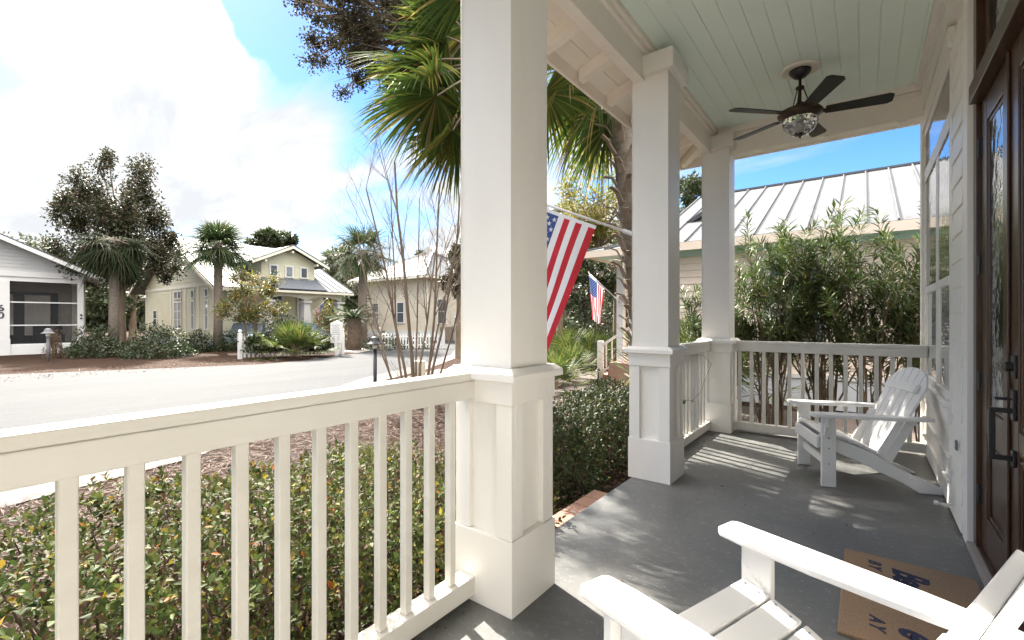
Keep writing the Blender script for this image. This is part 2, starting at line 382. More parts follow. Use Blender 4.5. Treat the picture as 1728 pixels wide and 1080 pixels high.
# eave: deck boards, rafters, fascia
EX, EY, EZ = -2.02, 6.52, 3.38; SL = .33
def deck(x): return EZ+.12+SL*(x-EX)
m = MB()
for k in range(4):
    xa = EX+.0+k*.145; xb = xa+.141
    m.prism([(xa,-2.2,deck(xa)),(xb,-2.2,deck(xb)),(xb,-2.2,deck(xb)+.02),(xa,-2.2,deck(xa)+.02)], (0, EY+2.2-(k*.145), 0))
m.build('eave_deck', 'beam_paint', cot)
yy = 3.06-.57*9
while yy < 6.0:
    MB().prism([(EX+.02,yy-.045,deck(EX+.02)-.10),(-1.536,yy-.045,deck(-1.536)-.13),(-1.536,yy-.045,deck(-1.536)-.003),(EX+.02,yy-.045,deck(EX+.02)-.003)], (0,.09,0)).build('rafter', 'beam_paint', cot, .003); yy += .57
MB().beam((EX+.03, EY-.03, EZ+.06), (-1.5, 6.0, 3.60), .08, .11).build('rafter', 'beam_paint', cot, .003)
for xx in (-1.0, -.4, .2):
    MB().prism([(xx,EY-.02,EZ+.02),(xx,5.995,EZ+.16),(xx,5.995,EZ+.29),(xx,EY-.02,EZ+.117)], (.08,0,0)).build('rafter', 'beam_paint', cot, .003)
m = MB(); m.box(EX-.03, EX-.001, -2.2, EY+.03, EZ, EZ+.15); m.box(EX, 5.2, EY, EY+.03, EZ+.0, EZ+.15)
m.build('fascia', 'beam_paint', cot, .004)
m = MB()
hz = lambda a: EZ+.155+SL*a
m.add([(EX-.05,-2.4,hz(0)),(EX-.05,EY+.05,hz(0)),(WX+2,EY-(WX+2-EX),hz(WX+2-EX)),(WX+2,-2.4,hz(WX+2-EX)),(5.2,EY+.05,hz(0)),(5.2,EY-(WX+2-EX),hz(WX+2-EX))],
      [(0,1,2,3),(1,4,5,2)])
o = m.build('roof', 'metal_roof', cot); so = o.modifiers.new('t','SOLIDIFY'); so.thickness = .02; so.offset = 1
# end deck over the far eave
m = MB(); m.add([(EX,EY,EZ+.118),(5.2,EY,EZ+.118),(5.2,5.9,EZ+.118+SL*.62),(EX+.62,5.9,EZ+.118+SL*.62)], [(0,1,2,3)]); m.build('end_eave_deck', 'beam_paint', cot)

# columns
def column(yc):
    xc = -1.39
    sh = MB(); a = .1475
    sh.box(xc-a, xc+a, yc-a, yc+a, 1.085, 3.30)
    q = .012
    for sx, sy in ((1,-1),(1,1),(-1,-1),(-1,1)):
        pass
    # corner beads down each edge: thin proud boards
    for sx in (-1,1):
        sh.box(xc+sx*(a+.002)-.002, xc+sx*(a+.002)+.002, yc-a-.004, yc-a+.03, 1.086, 3.299)
    o = sh.build('column', 'white_paint', cot, .003)
    bl = MB(); bl.box(xc-.045-.0, xc+.205, yc-.20, yc+.20, 3.285, 3.44); bl.build('head_block', 'white_paint', o, .003)
    cp = MB(); c1 = .205
    cp.prism([(xc-c1,yc-c1,1.03),(xc+c1,yc-c1,1.03),(xc+c1,yc+c1,1.03),(xc-c1,yc+c1,1.03)], (0,0,.03))
    t = c1-.03
    A = [(xc-c1,yc-c1,1.0605),(xc+c1,yc-c1,1.0605),(xc+c1,yc+c1,1.0605),(xc-c1,yc+c1,1.0605)]
    B = [(xc-t,yc-t,1.085),(xc+t,yc-t,1.085),(xc+t,yc+t,1.085),(xc-t,yc+t,1.085)]
    cp.add(A+B, [(3,2,1,0),(4,5,6,7)]+[(i,(i+1)%4,(i+1)%4+4,i+4) for i in range(4)])
    cp.build('cap', 'white_paint', o, .003)
    pd = MB(); b = .142
    pd.box(xc-b, xc+b, yc-b, yc+b, 0, 1.03)                         # core
    p = .1755; pd.box(xc-p, xc+p, yc-p, yc+p, .0003, .33)              # plinth
    p2 = .172; pd.box(xc-p2-.003, xc+p2+.003, yc-p2-.003, yc+p2+.003, .925, 1.0302)           # upper band
    s = .088; e = .168
    for sx in (-1,1):
        for sy in (-1,1):
            x0, x1 = sorted((xc+sx*e, xc+sx*(e-s))); y0_, y1_ = sorted((yc+sy*e, yc+sy*(e-s)))
            # L-shaped corner boards
            pd.box(x0, x1, *sorted((yc+sy*e, yc+sy*(b-.004))), .331, .924)
            pd.box(*sorted((xc+sx*e, xc+sx*(b-.004))), *sorted((yc+sy*(b-.0045), yc+sy*(e-s))), .331, .924)
    pd.build('pedestal', 'white_paint', o, .0025)
    return o
YC = [1.768-2.055, 1.768, 3.82, 5.895]
for i, y in enumerate(YC): column(y)
# railings
def railing(a, b, n0, along):
    """a,b: start/end coordinate; along 'y' (X fixed) or 'x' (Y fixed); n0 list of baluster centres"""
    if along == 'y':
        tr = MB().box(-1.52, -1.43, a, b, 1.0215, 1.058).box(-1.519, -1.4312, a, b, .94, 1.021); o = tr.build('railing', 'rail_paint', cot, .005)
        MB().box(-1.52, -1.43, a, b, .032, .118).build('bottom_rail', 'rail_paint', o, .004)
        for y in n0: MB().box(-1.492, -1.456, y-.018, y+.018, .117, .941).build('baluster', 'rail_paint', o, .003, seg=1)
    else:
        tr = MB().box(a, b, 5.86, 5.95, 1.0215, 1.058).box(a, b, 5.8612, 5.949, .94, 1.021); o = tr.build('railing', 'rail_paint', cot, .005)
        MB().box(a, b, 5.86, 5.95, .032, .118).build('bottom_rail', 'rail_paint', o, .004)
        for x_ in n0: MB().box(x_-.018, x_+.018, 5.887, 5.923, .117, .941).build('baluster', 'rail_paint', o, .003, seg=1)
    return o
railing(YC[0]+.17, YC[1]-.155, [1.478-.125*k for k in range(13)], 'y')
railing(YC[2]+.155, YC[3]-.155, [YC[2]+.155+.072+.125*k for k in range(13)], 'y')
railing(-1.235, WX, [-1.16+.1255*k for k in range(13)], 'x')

# house wall: lap siding, trim, windows, door
sid = MB()
def lap(y0, y1, z0, z1, pitch=.165):
    z = z0
    while z < z1-.01:
        zt = min(z+pitch, z1)
        sid.prism([(WX-.014,y0,z),(WX+.02,y0,z),(WX+.02,y0,zt),(WX-.004,y0,zt)], (0,y1-y0,0)); z += pitch
lap(4.25, 6.14, .02, .64); lap(3.84, 4.25, .02, 3.2); lap(-2.2, 2.12, .02, 3.25); lap(5.95,6.14,.64,3.2)
sid.box(WX+.02, WX+.10, 3.70, 6.14, 0, 3.6); sid.box(WX+.02, WX+.10, -2.2, 2.24, 0, 3.6); sid.box(WX+.02, WX+.1, 2.24, 3.70, 3.27, 3.6)
sid.build('house_wall', 'white_paint', cot)
tr = MB()
tr.box(WX-.008, WX+.03, 3.695, 3.84, 0.0005, 3.27)                      # door casing
tr.box(WX-.03, WX+.03, 2.12, 2.245, 0.0005, 3.27); tr.box(WX-.032, WX+.03, 2.12, 3.84, 3.2705, 3.40)
tr.box(WX-.034, WX+.03, 6.02, 6.15, 0.0005, 3.43)                      # corner board
tr.box(WX-.03, WX+.03, 4.25, 6.019, 3.13, 3.27)
tr.box(WX-.05, WX+.03, -2.2, 5.81, 3.4305, 3.55); tr.box(WX-.09, WX-.03, -2.2, 5.81, 3.50, 3.552); tr.box(WX-.036, WX+.03, -2.2, 6.01, 3.29, 3.43)
tr.box(WX-.010, WX+.03, 4.26, 4.36, .66, 3.13)
tr.box(WX-.036, WX+.03, 4.26, 6.02, .60, .705); tr.box(WX-.05, WX+.02, 4.27, 6.02, .705, .735)   # apron, sill
for z in (.20,.37,): tr.box(WX-.034, WX-.012, 4.26, 6.0, z, z+.02)
tr.build('wall_trim', 'white_paint', cot, .003)
def unit_window(ya, yb):
    fr = MB(); d = .006
    def bar(y0, y1, z0, z1, x0=WX-d, x1=WX+.03): fr.box(x0, x1, y0, y1, z0, z1)
    bar(ya, ya+.04, .74, 2.62); bar(yb-.04, yb, .74, 2.62)
    bar(ya+.04, yb-.04, 1.55, 1.61, WX-.012); bar(ya+.04, yb-.04, .74, .79, WX-.02)
    fr.box(WX-.0, WX+.03, ya+.04, ya+.07, .79, 1.55); fr.box(WX-.0, WX+.03, yb-.07, yb-.04, .79, 1.55)
    o = fr.build('window', 'white_paint', cot, .002)
    MB().box(WX-.003, WX+.004, ya+.04, yb-.04, 1.61, 2.62).build('pane', 'pane_dark', o)
    MB().box(WX+.004, WX+.010, ya+.07, yb-.07, .79, 1.55).build('pane', 'pane_pale', o)
unit_window(4.37, 5.05); unit_window(5.13, 5.97)
fr = MB(); fr.box(WX-.012, WX+.03, 4.36, 6.02, 2.62, 2.74); fr.box(WX-.012, WX+.03, 4.36, 6.02, 3.06, 3.13); fr.box(WX-.006, WX+.03, 5.96, 6.02, 2.74, 3.06); fr.box(WX-.006, WX+.03, 5.05, 5.13, .74, 2.62)
o = fr.build('transom_window', 'white_paint', cot, .002); MB().box(WX-.003, WX+.004, 4.36, 5.96, 2.74, 3.06).build('pane', 'pane_dark', o)
# door: dark frame, two leaves, transom
dx = WX+.06
fr = MB(); fr.box(WX+.018, dx+.05, 3.61, 3.694, .036, 3.26); fr.box(WX+.018, dx+.05, 2.246, 2.33, .036, 3.26)
fr.box(WX-.012, dx+.05, 2.33, 3.61, 2.50, 2.60); fr.box(WX+.018, dx+.05, 2.33, 3.61, 3.16, 3.26); fr.box(WX+.02, dx+.05, 2.33, 3.61, .0355, .05)
fo = fr.build('door_frame', 'dark_wood', cot, .004)
tm = MB(); tm.box(dx-.01, dx+.03, 3.5, 3.6, 2.6, 3.16); tm.box(dx-.01, dx+.03, 2.34, 2.44, 2.6, 3.16); tm.box(dx-.01, dx+.03, 2.44, 3.5, 2.6, 2.68); tm.box(dx-.01, dx+.03, 2.44, 3.5, 3.08, 3.16)
tm.build('transom_sash', 'dark_wood', fo, .004); MB().box(dx+.000, dx+.006, 2.44, 3.5, 2.68, 3.08).build('transom_glass', 'pane_dark', fo)
def leaf(ya, yb, hinge):
    st = .135; sl2 = .135; D = MB(); x0, x1 = dx-.022, dx+.024
    D.box(x0, x1, yb-st, yb, .052, 2.495); D.box(x0, x1, ya, ya+sl2, .052, 2.495)
    D.box(x0+.001, x1-.001, ya+sl2, yb-st, .052, .25); D.box(x0+.001, x1-.001, ya+sl2, yb-st, .70, .83); D.box(x0+.001, x1-.001, ya+sl2, yb-st, 2.36, 2.495)
    D.box(dx-.004, dx+.01, ya+sl2, yb-st, .25, .70)
    # mouldings
    for (za, zb) in ((.25,.70),(.83,2.36)):
        D.box(dx-.016, dx, ya+sl2, ya+sl2+.022, za, zb); D.box(dx-.016, dx, yb-st-.022, yb-st, za, zb)
        D.box(dx-.0135, dx, ya+sl2+.022, yb-st-.022, za, za+.022); D.box(dx-.0135, dx, ya+sl2+.022, yb-st-.022, zb-.022, zb)
    D.box(dx-.010, dx+.0, ya+sl2+.06, yb-st-.06, .31, .64)
    o = D.build('door', 'dark_wood', cot, .004)
    MB().box(dx-.010, dx-.004, ya+sl2+.022, yb-st-.022, .85, 2.34).build('glass', 'pane_wavy', o)
    if hinge:
        for z in (.29, .91, 1.555, 2.2): MB().tube([(dx-.03,yb+.004,z),(dx-.03,yb+.004,z+.10)], .010, 8).box(dx-.026, dx-.0225, yb-.03, yb, z, z+.10).build('hinge', 'black_paint', o)
    else:
        hy = yb-.088; hd = MB()
        hd.box(dx-.034, dx-.022, hy-.028, hy+.028, .87, 1.0); hd.box(dx-.034, dx-.022, hy-.02, hy+.02, .67, .74)
        hd.box(dx-.085, dx-.034, hy-.011, hy+.011, .90, .92); hd.box(dx-.085, dx-.034, hy-.011, hy+.011, .695, .715); hd.box(dx-.104, dx-.083, hy-.0115, hy+.0115, .695, .92)
        hd.box(dx-.085, dx-.034, hy-.012, hy+.02, .955, .965)
        hd.build('handle', 'black_paint', o, .003)
        MB().box(dx-.032, dx-.022, hy-.03, hy+.03, 1.05, 1.15).tube([(dx-.032,hy,1.10),(dx-.055,hy,1.10)], .02, 14).build('deadbolt', 'black_paint', o, .003)
leaf(2.97, 3.605, True); leaf(2.335, 2.966, False)
MB().box(dx-.034, dx-.023, 2.953, 2.983, .055, 2.49).build('astragal', 'dark_wood', fo, .004)
MB().tube([(WX-.03,4.02,.13),(WX-.10,4.02,.125)], .006, 8).tube([(WX-.10,4.02,.125),(WX-.12,4.02,.125)], .013, 10).build('door_stop', 'house_white', cot)
MB().box(WX-.032, WX-.021, 3.90, 3.94, .50, .56).build('wall_plate', 'grey_post', cot, .003)
# rest of the house behind the wall
MB().box(WX+.14, 5.0, -2.2, 6.14, -.4, 3.6).build('house_body', 'white_paint', cot)
# interior-facing dark behind glass is the body itself
# porch step of brick
st = MB()
for k in range(9):
    for j in range(2):
        st.box(-1.86+j*.165, -1.86+j*.165+.158, 1.98+k*.182, 1.98+k*.182+.174, -.245, -.165)
st.box(-1.86, -1.54, 1.98, 3.61, GZ-.05, -.245)
tag(st.build('brick_step', 'brick_step', None, .006), 'low step of pinkish brick along the open edge of the porch', 'step')

# ------------------------------------------------------------------ ceiling fan
fx, fy = -.46, 4.86
fan = empty('ceiling_fan', (fx,fy,CEIL), 'black five-blade ceiling fan with hammered glass light hanging from mint ceiling', 'ceiling fan')
xf = None
MB().lathe([(.0,.0),(.155,0),(.16,-.008),(.15,-.02),(.13,-.024),(.12,-.018),(.09,-.018),(0,-.018)], (0,0,0), 40).build('medallion', 'beam_paint', fan, smooth=True)
MB().lathe([(.0,-.015),(.088,-.018),(.085,-.035),(.05,-.075),(.025,-.09),(0,-.09)], (0,0,0), 28).build('canopy', 'black_paint', fan, smooth=True)
rod = MB(); rod.tube([(0,0,-.085),(0,0,-.33)], .012, 10); rod.lathe([(0,-.155),(.03,-.16),(.036,-.17),(.03,-.185),(0,-.19)], (0,0,0), 16)
for k in range(3):
    a = 2*math.pi*k/3+.4; rod.tube([(.028*math.cos(a),.028*math.sin(a),-.175),(.085*math.cos(a),.085*math.sin(a),-.345)], .005, 6)
rod.build('downrod', 'dark_bronze', fan, smooth=True)
MB().lathe([(0,-.30),(.03,-.305),(.05,-.33),(.10,-.355),(.16,-.378),(.178,-.40),(.172,-.42),(.15,-.44),(.135,-.455),(0,-.455)], (0,0,0), 36).build('motor_housing', 'dark_bronze', fan, smooth=True)
gl = MB().lathe([(.001,-.60),(.03,-.598),(.07,-.585),(.108,-.555),(.13,-.515),(.14,-.48),(.136,-.456),(.0,-.4555)], (0,0,0), 36).build('light_globe', 'hammered_glass', fan, smooth=True)
MB().lathe([(.001,-.625),(.008,-.62),(.008,-.608),(.022,-.60),(.045,-.587),(.046,-.583),(0,-.58)], (0,0,0), 18).build('finial', 'dark_bronze', fan, smooth=True)
MB().lathe([(.001,-.56),(.025,-.55),(.03,-.50),(.018,-.475),(0,-.47)], (0,0,0), 14).lathe([(.001,-.47),(.02,-.468),(.02,-.46),(0,-.459)], (0,0,0), 14).build('bulb', 'house_white', fan, smooth=True)
for k in range(5):
    a = R(9+72*k); b = MB(); t = .004; pr = [(.19,-.052),(.63,-.068),(.66,-.045),(.66,.045),(.63,.068),(.19,.052)]
    rot = Matrix.Rotation(a, 4, 'Z') @ Matrix.Translation((0,0,-.405)) @ Matrix.Rotation(R(-12), 4, 'X')
    b.prism([(x,y,-t) for x,y in pr], (0,0,2*t)); o = b.build('blade', 'blade_black', fan, .001, xf=rot)
    b = MB(); b.prism([(.12,-.02,-.006),(.27,-.035,-.006),(.29,0,-.006),(.27,.035,-.006),(.12,.02,-.006)], (0,0,.0018)); b.beam((.11,0,-.008),(.22,0,-.009),.03,.008)
    b.build('blade_iron', 'dark_bronze', o, xf=rot)

# ------------------------------------------------------------------ adirondack chairs
def adirondack(name, loc, rz, label, hw=.292):
    t = empty(name, loc, label, 'chair', 'white slatted armchairs on the porch', rz)
    M = 'resin_white'
    # local: +x = front, y side, z up.  side line of the seat
    for s in (-1,1):
        y = s*hw
        l = MB().box(-.05, .05, y-.014*1, y+.014, 0, .545); lo = l.build('leg', M, t, .005)
        for bz in (.30,.38,.18): 
            MB().tube([(0,y+s*.0141,bz),(0,y+s*.017,bz)], .0075, 10).build('bolt', 'steel', lo)
        side = [(.052,.40),(.052,.30),(-.05,.27),(-.25,.185),(-.50,.065),(-.60,.0),(-.80,.0),(-.82,.012),(-.74,.05),(-.60,.115),(-.46,.18),(-.32,.27),(-.2,.32),(-.05,.375)]
        yy = y-s*.036
        o = MB().prism([(x,yy-.013,z) for x,z in side], (0,.026,0)).build('side_rail', M, t, .004)
        MB().tube([(-.55,yy+s*.0131,.10),(-.55,yy+s*.016,.10)], .0075, 10).build('bolt', 'steel', o)
        # arm: long board, rounded front, tapering back
        ya = s*(hw+.012)
        pts = [(.11,-.058),(.125,-.04),(.125,.04),(.11,.055),(-.42,.055),(-.60,.040),(-.67,.022),(-.68,.0),(-.66,-.03),(-.45,-.055),(-.18,-.072),(.02,-.068)]
        a = MB().prism([(x, ya+s*yv, .545) for x,yv in pts] if s > 0 else [(x, ya+s*yv, .545) for x,yv in pts][::-1], (0,0,.028)).build('armrest', M, t, .008, seg=3)
        MB().prism([(.035,y+s*.015,.545),(.035,y+s*.055,.545),(.035,y+s*.055,.47),(.035,y+s*.015,.38)], (-.026,0,0)).build('bracket', M, t, .004)
        # rear upright under the arm
        MB().prism([(-.30,y-.013*1-s*.066,.20),(-.42,y-.013-s*.066,.165),(-.60,y-.013-s*.066,.53),(-.48,y-.013-s*.066,.545)], (0,.026,0)).build('arm_post', M, t, .004)
    MB().box(-.60,-.575,-hw+.05,hw-.05,.50,.544).build('back_brace', M, t, .004)
    MB().prism([(-.56,-hw-.03,.515),(-.535,-hw-.03,.515),(-.535,-hw-.03,.5445),(-.56,-hw-.03,.5445)], (0,2*hw+.06,0)).build('arm_crossbar', M, t, .003)
    MB().box(-.012,.012,-hw+.015,hw-.015,.15,.21).build('stretcher', M, t, .004)
    # seat slats follow the side rails
    pth = [(.052,.34),(.046,.402),(-.052,.383),(-.15,.352),(-.245,.312),(-.335,.265),(-.40,.215)]
    MB().box(.053,.075,-hw+.014,hw-.014,.29,.385).build('seat_slat', M, t, .007)
    for i in range(1, len(pth)-1):
        a, b = Vector((pth[i][0],0,pth[i][1])), Vector((pth[i+1][0],0,pth[i+1][1])); d = (b-a); a2 = a+d*.04; b2 = a+d*.94
        so = MB().beam(a2+Vector((0,0,.014)), b2+Vector((0,0,.014)), 2*(hw-.016), .022, up=(0,0,1)).build('seat_slat', M, t, .006)
        for s in (-1,1):
            for q in (.25,.75):
                c = a2+(b2-a2)*q+Vector((0,s*(hw-.04),.0252)); MB().tube([c, c+Vector((0,0,.0016))], .005, 8).build('screw', 'steel', so)
    # back: five fanned slats with a rounded top
    base = Vector((-.37,0,.20)); bd = Vector((-.40,0,.90)).normalized(); bn = bd.cross(Vector((0,1,0))).normalized()
    for k in range(6):
        q_ = hw/.292; s0 = (k-2.5)*.079*q_; s1 = (k-2.5)*.094*q_; w0, w1 = .036*q_, .0435*q_
        def top(q): return .79-.085*(abs(q)/.26)**2.2-.03*max(0, abs(q)-.2)/.06
        n = 7; P = [base+Vector((0,s0-w0,0)), base+Vector((0,s0+w0,0))]
        for j in range(n+1):
            q = s1+w1-2*w1*j/n; P.append(base+bd*top(q)+Vector((0,q,0)))
        MB().prism([p+bn*.0 for p in P], bn*.02).build('back_slat', M, t, .005)
    MB().beam(base+bd*.62-bn*.016+Vector((0,-.22,0)), base+bd*.62-bn*.016+Vector((0,.22,0)), .03, .07, up=bd).build('back_brace', M, t, .004)
    return t
def chair_at(p_near, p_far, name, label, hw=.292):
    a, b = Vector(p_near), Vector(p_far); c = (a+b)/2; w = (b-a).normalized()
    fwd = Vector((-w.y, w.x)); rz = math.atan2(fwd.y, fwd.x)
    return adirondack(name, (c.x, c.y, .001), rz, label, hw)
chair_at((-.23,4.38), (-.43,4.9), 'adirondack_chair', 'white adirondack chair at the far end of the porch beside the house wall')
chair_at((-.488,1.138), (-.284,1.728), 'adirondack_chair', 'white adirondack chair nearest the camera in front of the doormat', .312)

# ------------------------------------------------------------------ doormat
mat_o = empty('doormat', (0,0,0), 'tan coir doormat with navy lettering before the dark wooden door', 'doormat')
MB().box(-.09, .44, 2.34, 3.21, .001, .016).build('coir', 'coir', mat_o, .004)
def text(body, size, x, y, z, name, parent, mat, rot=(0,0,0), shear=0, off=0, ext=.001, sx=1, spacing=1):
    cu = bpy.data.curves.new(name, 'FONT'); cu.body = body; cu.size = size; cu.shear = shear; cu.offset = off; cu.extrude = ext; cu.space_character = spacing
    cu.resolution_u = 4
    o = bpy.data.objects.new(name, cu); C.objects.link(o)
    bpy.context.view_layer.update()
    me = bpy.data.meshes.new_from_object(o.evaluated_get(bpy.context.evaluated_depsgraph_get())); bpy.data.objects.remove(o)
    me.materials.clear(); me.materials.append(MATS[mat])
    n = bpy.data.objects.new(name, me); C.objects.link(n); n.location = (x,y,z); n.rotation_euler = rot; n.scale = (sx,1,1); n.parent = parent
    return n
RZ = R(-90)
text('BY AV', .074, .018, 3.13, .017, 'lettering', mat_o, 'navy_ink', (0,0,RZ), .25, .002, .0012, 1, 1.35)
text('AY', .074, .018, 2.55, .017, 'lettering', mat_o, 'navy_ink', (0,0,RZ), .25, .002, .0012, 1, 1.35)
text('Beach', .19, .118, 3.10, .017, 'lettering', mat_o, 'navy_ink', (0,0,RZ), .35, .006, .0012, .78, .84)
text('e', .19, .118, 2.53, .017, 'lettering', mat_o, 'navy_ink', (0,0,RZ), .35, .006, .0012, .8, .9)
text('Ju', .14, .275, 2.87, .017, 'lettering', mat_o, 'navy_ink', (0,0,RZ), .35, .006, .0012, .9, .9)

# ------------------------------------------------------------------ flags
def flag(name, mount, tip, s0, hoist, fly, label, drop=None, fold=.03, squeeze=0, base='house_white'):
    """pole from mount to tip; flag hoist runs along the pole, stripes fall away from it"""
    t = empty(name, mount, label, 'flag', 'american flags on house-mounted poles')
    mo = Vector(mount); d = (Vector(tip)-mo); Lp = d.length; d.normalize()
    MB().tube([(0,0,0), tuple(d*Lp)], .0125, 10).lathe([(.0,0),(.02,.008),(.022,.02),(.012,.035),(0,.038)], tuple(d*Lp), 12).build('pole', base, t, smooth=True)
    MB().tube([(0,0,0),tuple(d*.12)], .02, 10).box(-.01,.02,-.03,.03,-.06,.06).build('bracket', 'house_white', t)
    dn = drop if drop else Vector((0,1,0)).cross(d).normalized()
    dn = Vector(dn)
    if dn.z > 0: dn = -dn
    nrm = d.cross(dn).normalized()
    ns, nt_ = 39, 48; V = []; Fc = []; mi = []
    def pt(s, tt):                  # s 0..1 from the mount end (last stripe) to the union end, tt 0..1 along the fly
        amp = fold*(.25+tt)
        wob = amp*math.sin(s*9+tt*3.2)+amp*.5*math.sin(s*4-tt*7+1)
        p = d*(s0+hoist*(s*(1-squeeze*tt)+squeeze*tt*.35)) + dn*(.035+fly*tt) + nrm*wob
        p.z -= squeeze*0.2*tt*s
        return p
    for j in range(nt_+1):
        for i in range(ns+1): V.append(pt(i/ns, j/nt_))
    for j in range(nt_):
        for i in range(ns):
            s = (i+.5)/ns; tt = (j+.5)/nt_
            stripe = int(s*13); a = j*(ns+1)+i
            Fc.append((a,a+1,a+ns+2,a+ns+1))
            if tt < .018: mi.append(1)
            elif s > 6/13 and tt < .41: mi.append(2)
            else: mi.append(0 if stripe % 2 == 0 else 1)
    m = MB(); m.v = [tuple(v) for v in V]; m.f = Fc; m.m = mi
    cl = m.build('cloth', ['flag_red','flag_white','flag_blue'], t, smooth=True)
    st = MB(); r0 = hoist*.03
    for row in range(11):
        for colm in range(6 if row % 2 == 0 else 5):
            tt = (.018+.392*((colm+.5)/6 if row % 2 == 0 else (colm+1)/6)); s = 6/13+7/13*(row+.75)/11.5
            c = pt(s, tt); e = .01; ds = (pt(s+e,tt)-c).normalized(); dt = (pt(s,tt+e)-c).normalized(); n = ds.cross(dt).normalized()
            for sg in (1,-1):
                P = []
                for k in range(10):
                    rr = r0 if k % 2 == 0 else r0*.4; an = math.pi*k/5
                    P.append(c+n*sg*.0025+ds*rr*math.cos(an)+dt*rr*math.sin(an))
                cc = c+n*sg*.0025; o_ = len(st.v)
                st.add([cc]+P, [(0,k+1,(k+1)%10+1) for k in range(10)])
    st.build('stars', 'flag_white', cl)
    # grommet
    p = d*(s0-.02)+dn*.02; MB().tube([p, d*(s0-.02)], .004, 6).build('clip', 'steel', t)
    return t
flag('flag', (-1.565,3.80,2.03), (-2.99,3.80,2.655), .385, .93, 1.5, 'large american flag hanging from a white pole between the two nearest porch columns', fold=.028)

# ------------------------------------------------------------------ ground, street, paths
g = MB(); n = 64; g.lathe([(0.01,0),(10,0),(40,0),(220,0)], (0,0,GZ), n)
g2 = MB(); 
g2.add([(-200,-200,GZ),(200,-200,GZ),(200,200,GZ),(-200,200,GZ)], [(0,1,2,3)])
tag(g2.build('ground', 'mulch'), kind='structure')
def sheet(name, pts, z, mat, th=0):
    m = MB(); m.add([(x,y,z) for x,y in pts], [tuple(range(len(pts)))]); o = m.build(name, mat)
    me = o.data
    if me.polygons[0].normal.z < 0: me.flip_normals()
    return tag(o, kind='structure')
near = [(-7.2,-40),(-7.2,1.2),(-7.9,2.6),(-9.4,5.2),(-11.2,7.8),(-12.6,10.8),(-15.5,15.6),(-19,19.5),(-22,23),(-30,33),(-40,42),(-60,60)]
far_ = [(-64,56),(-44,38),(-33,28.5),(-27,22.3),(-23.2,18.0),(-20.0,13.5),(-18.0,9.7),(-17.8,8.0),(-19.2,4.7),(-20.6,1.9),(-21.5,-3),(-22,-40)]
sheet('street', near+far_, GZ+.012, 'asphalt')
strip = [(-6.0,-40),(-6.0,.6),(-6.35,2.1),(-8.1,4.6),(-10.1,7.3),(-11.5,10.4),(-14.6,15.4),(-18,19.4)]
sheet('paver_strip', strip+[(-19,19.51),(-15.51,15.61),(-12.61,10.81),(-11.21,7.81),(-9.41,5.21),(-7.91,2.61),(-7.21,1.21),(-7.21,-40)], GZ+.016, 'pavers')
sheet('walkway', [(-5.0,7.9),(-3.6,8.6),(-4.6,13.8),(-6.9,13.6),(-7.4,11.4),(-11.4,10.9),(-10.4,8.4)], GZ+.006, 'pavers')
sheet('side_path', [(-3.3,7.9),(4,7.9),(4,9.7),(-3.3,9.7)], GZ+.007, 'pavers')
sheet('far_driveway', [at(575,24).xy[:], at(640,22).xy[:], at(640,30).xy[:], at(560,30).xy[:]], GZ+.008, 'concrete_edge')

# pine straw lying over the near bed
n = 30000
x = RNG.uniform(-8.5,-2.6,n); y = RNG.uniform(-.8,8.5,n)
k = (x > -6.1-np.maximum(0,(y-1.5))*.72) ; x, y = x[k], y[k]; n = len(x)
P = np.stack([x,y,np.full(n,GZ+.005)+RNG.uniform(0,.03,n)],1); a = RNG.uniform(0,2*np.pi,n)
D = np.stack([np.cos(a),np.sin(a),RNG.uniform(-.08,.25,n)],1); N = np.stack([RNG.normal(0,.3,n),RNG.normal(0,.3,n),np.ones(n)],1)
tag(small_leaf_mesh('pine_straw', P, D, N, RNG.uniform(.09,.2,n), RNG.uniform(.005,.011,n), 'straw'), 'brown pine straw scattered over the planting bed', 'pine straw', kind='stuff')
def litter(name, n, x0, x1, y0, y1, z, label, keep=None):
    x = RNG.uniform(x0,x1,n); y = RNG.uniform(y0,y1,n)
    P = np.stack([x,y,np.full(n,z)+RNG.uniform(0,.02,n)],1)
    D = rdir(n)*np.array([1,1,.25]); N = rdir(n)*.5+np.array([0,0,1])
    tag(leaf_mesh(name, P, D, N, RNG.uniform(.04,.08,n), RNG.uniform(.02,.035,n), 'dry_leaf', curl=.3), label, 'leaf litter', kind='stuff')
litter('fallen_leaves', 700, -2.5, -1.87, 1.9, 3.9, GZ+.004, 'dry brown leaves lying beside the brick step')
litter('fallen_leaves', 1500, -9, -5, 10.5, 17, GZ+.008, 'dry brown leaves under the palmettos beyond the walkway')
n = 46; xx_ = np.concatenate([RNG.normal(-1.40,.05,30), RNG.uniform(-1.3,.3,16)]); yy_2 = np.concatenate([RNG.uniform(4.0,5.7,14), RNG.uniform(.6,1.55,16), RNG.uniform(2,5.8,16)])
tag(leaf_mesh('leaf_bits', np.stack([xx_,yy_2,np.full(n,.004)],1), rdir(n)*np.array([1,1,.05]), rdir(n)*.3+np.array([0,0,1]), RNG.uniform(.012,.035,n), RNG.uniform(.008,.016,n), 'dry_leaf', curl=.2), 'small dry leaf bits scattered on the porch floor', 'leaf litter', kind='stuff')
litter('street_leaves', 700, -21, -18, -1, 9, GZ+.014, 'scattered dry leaves along the far street edge')
litter('street_leaves', 500, -9.5, -7.3, -2, 7, GZ+.014, 'scattered dry leaves along the near street edge')
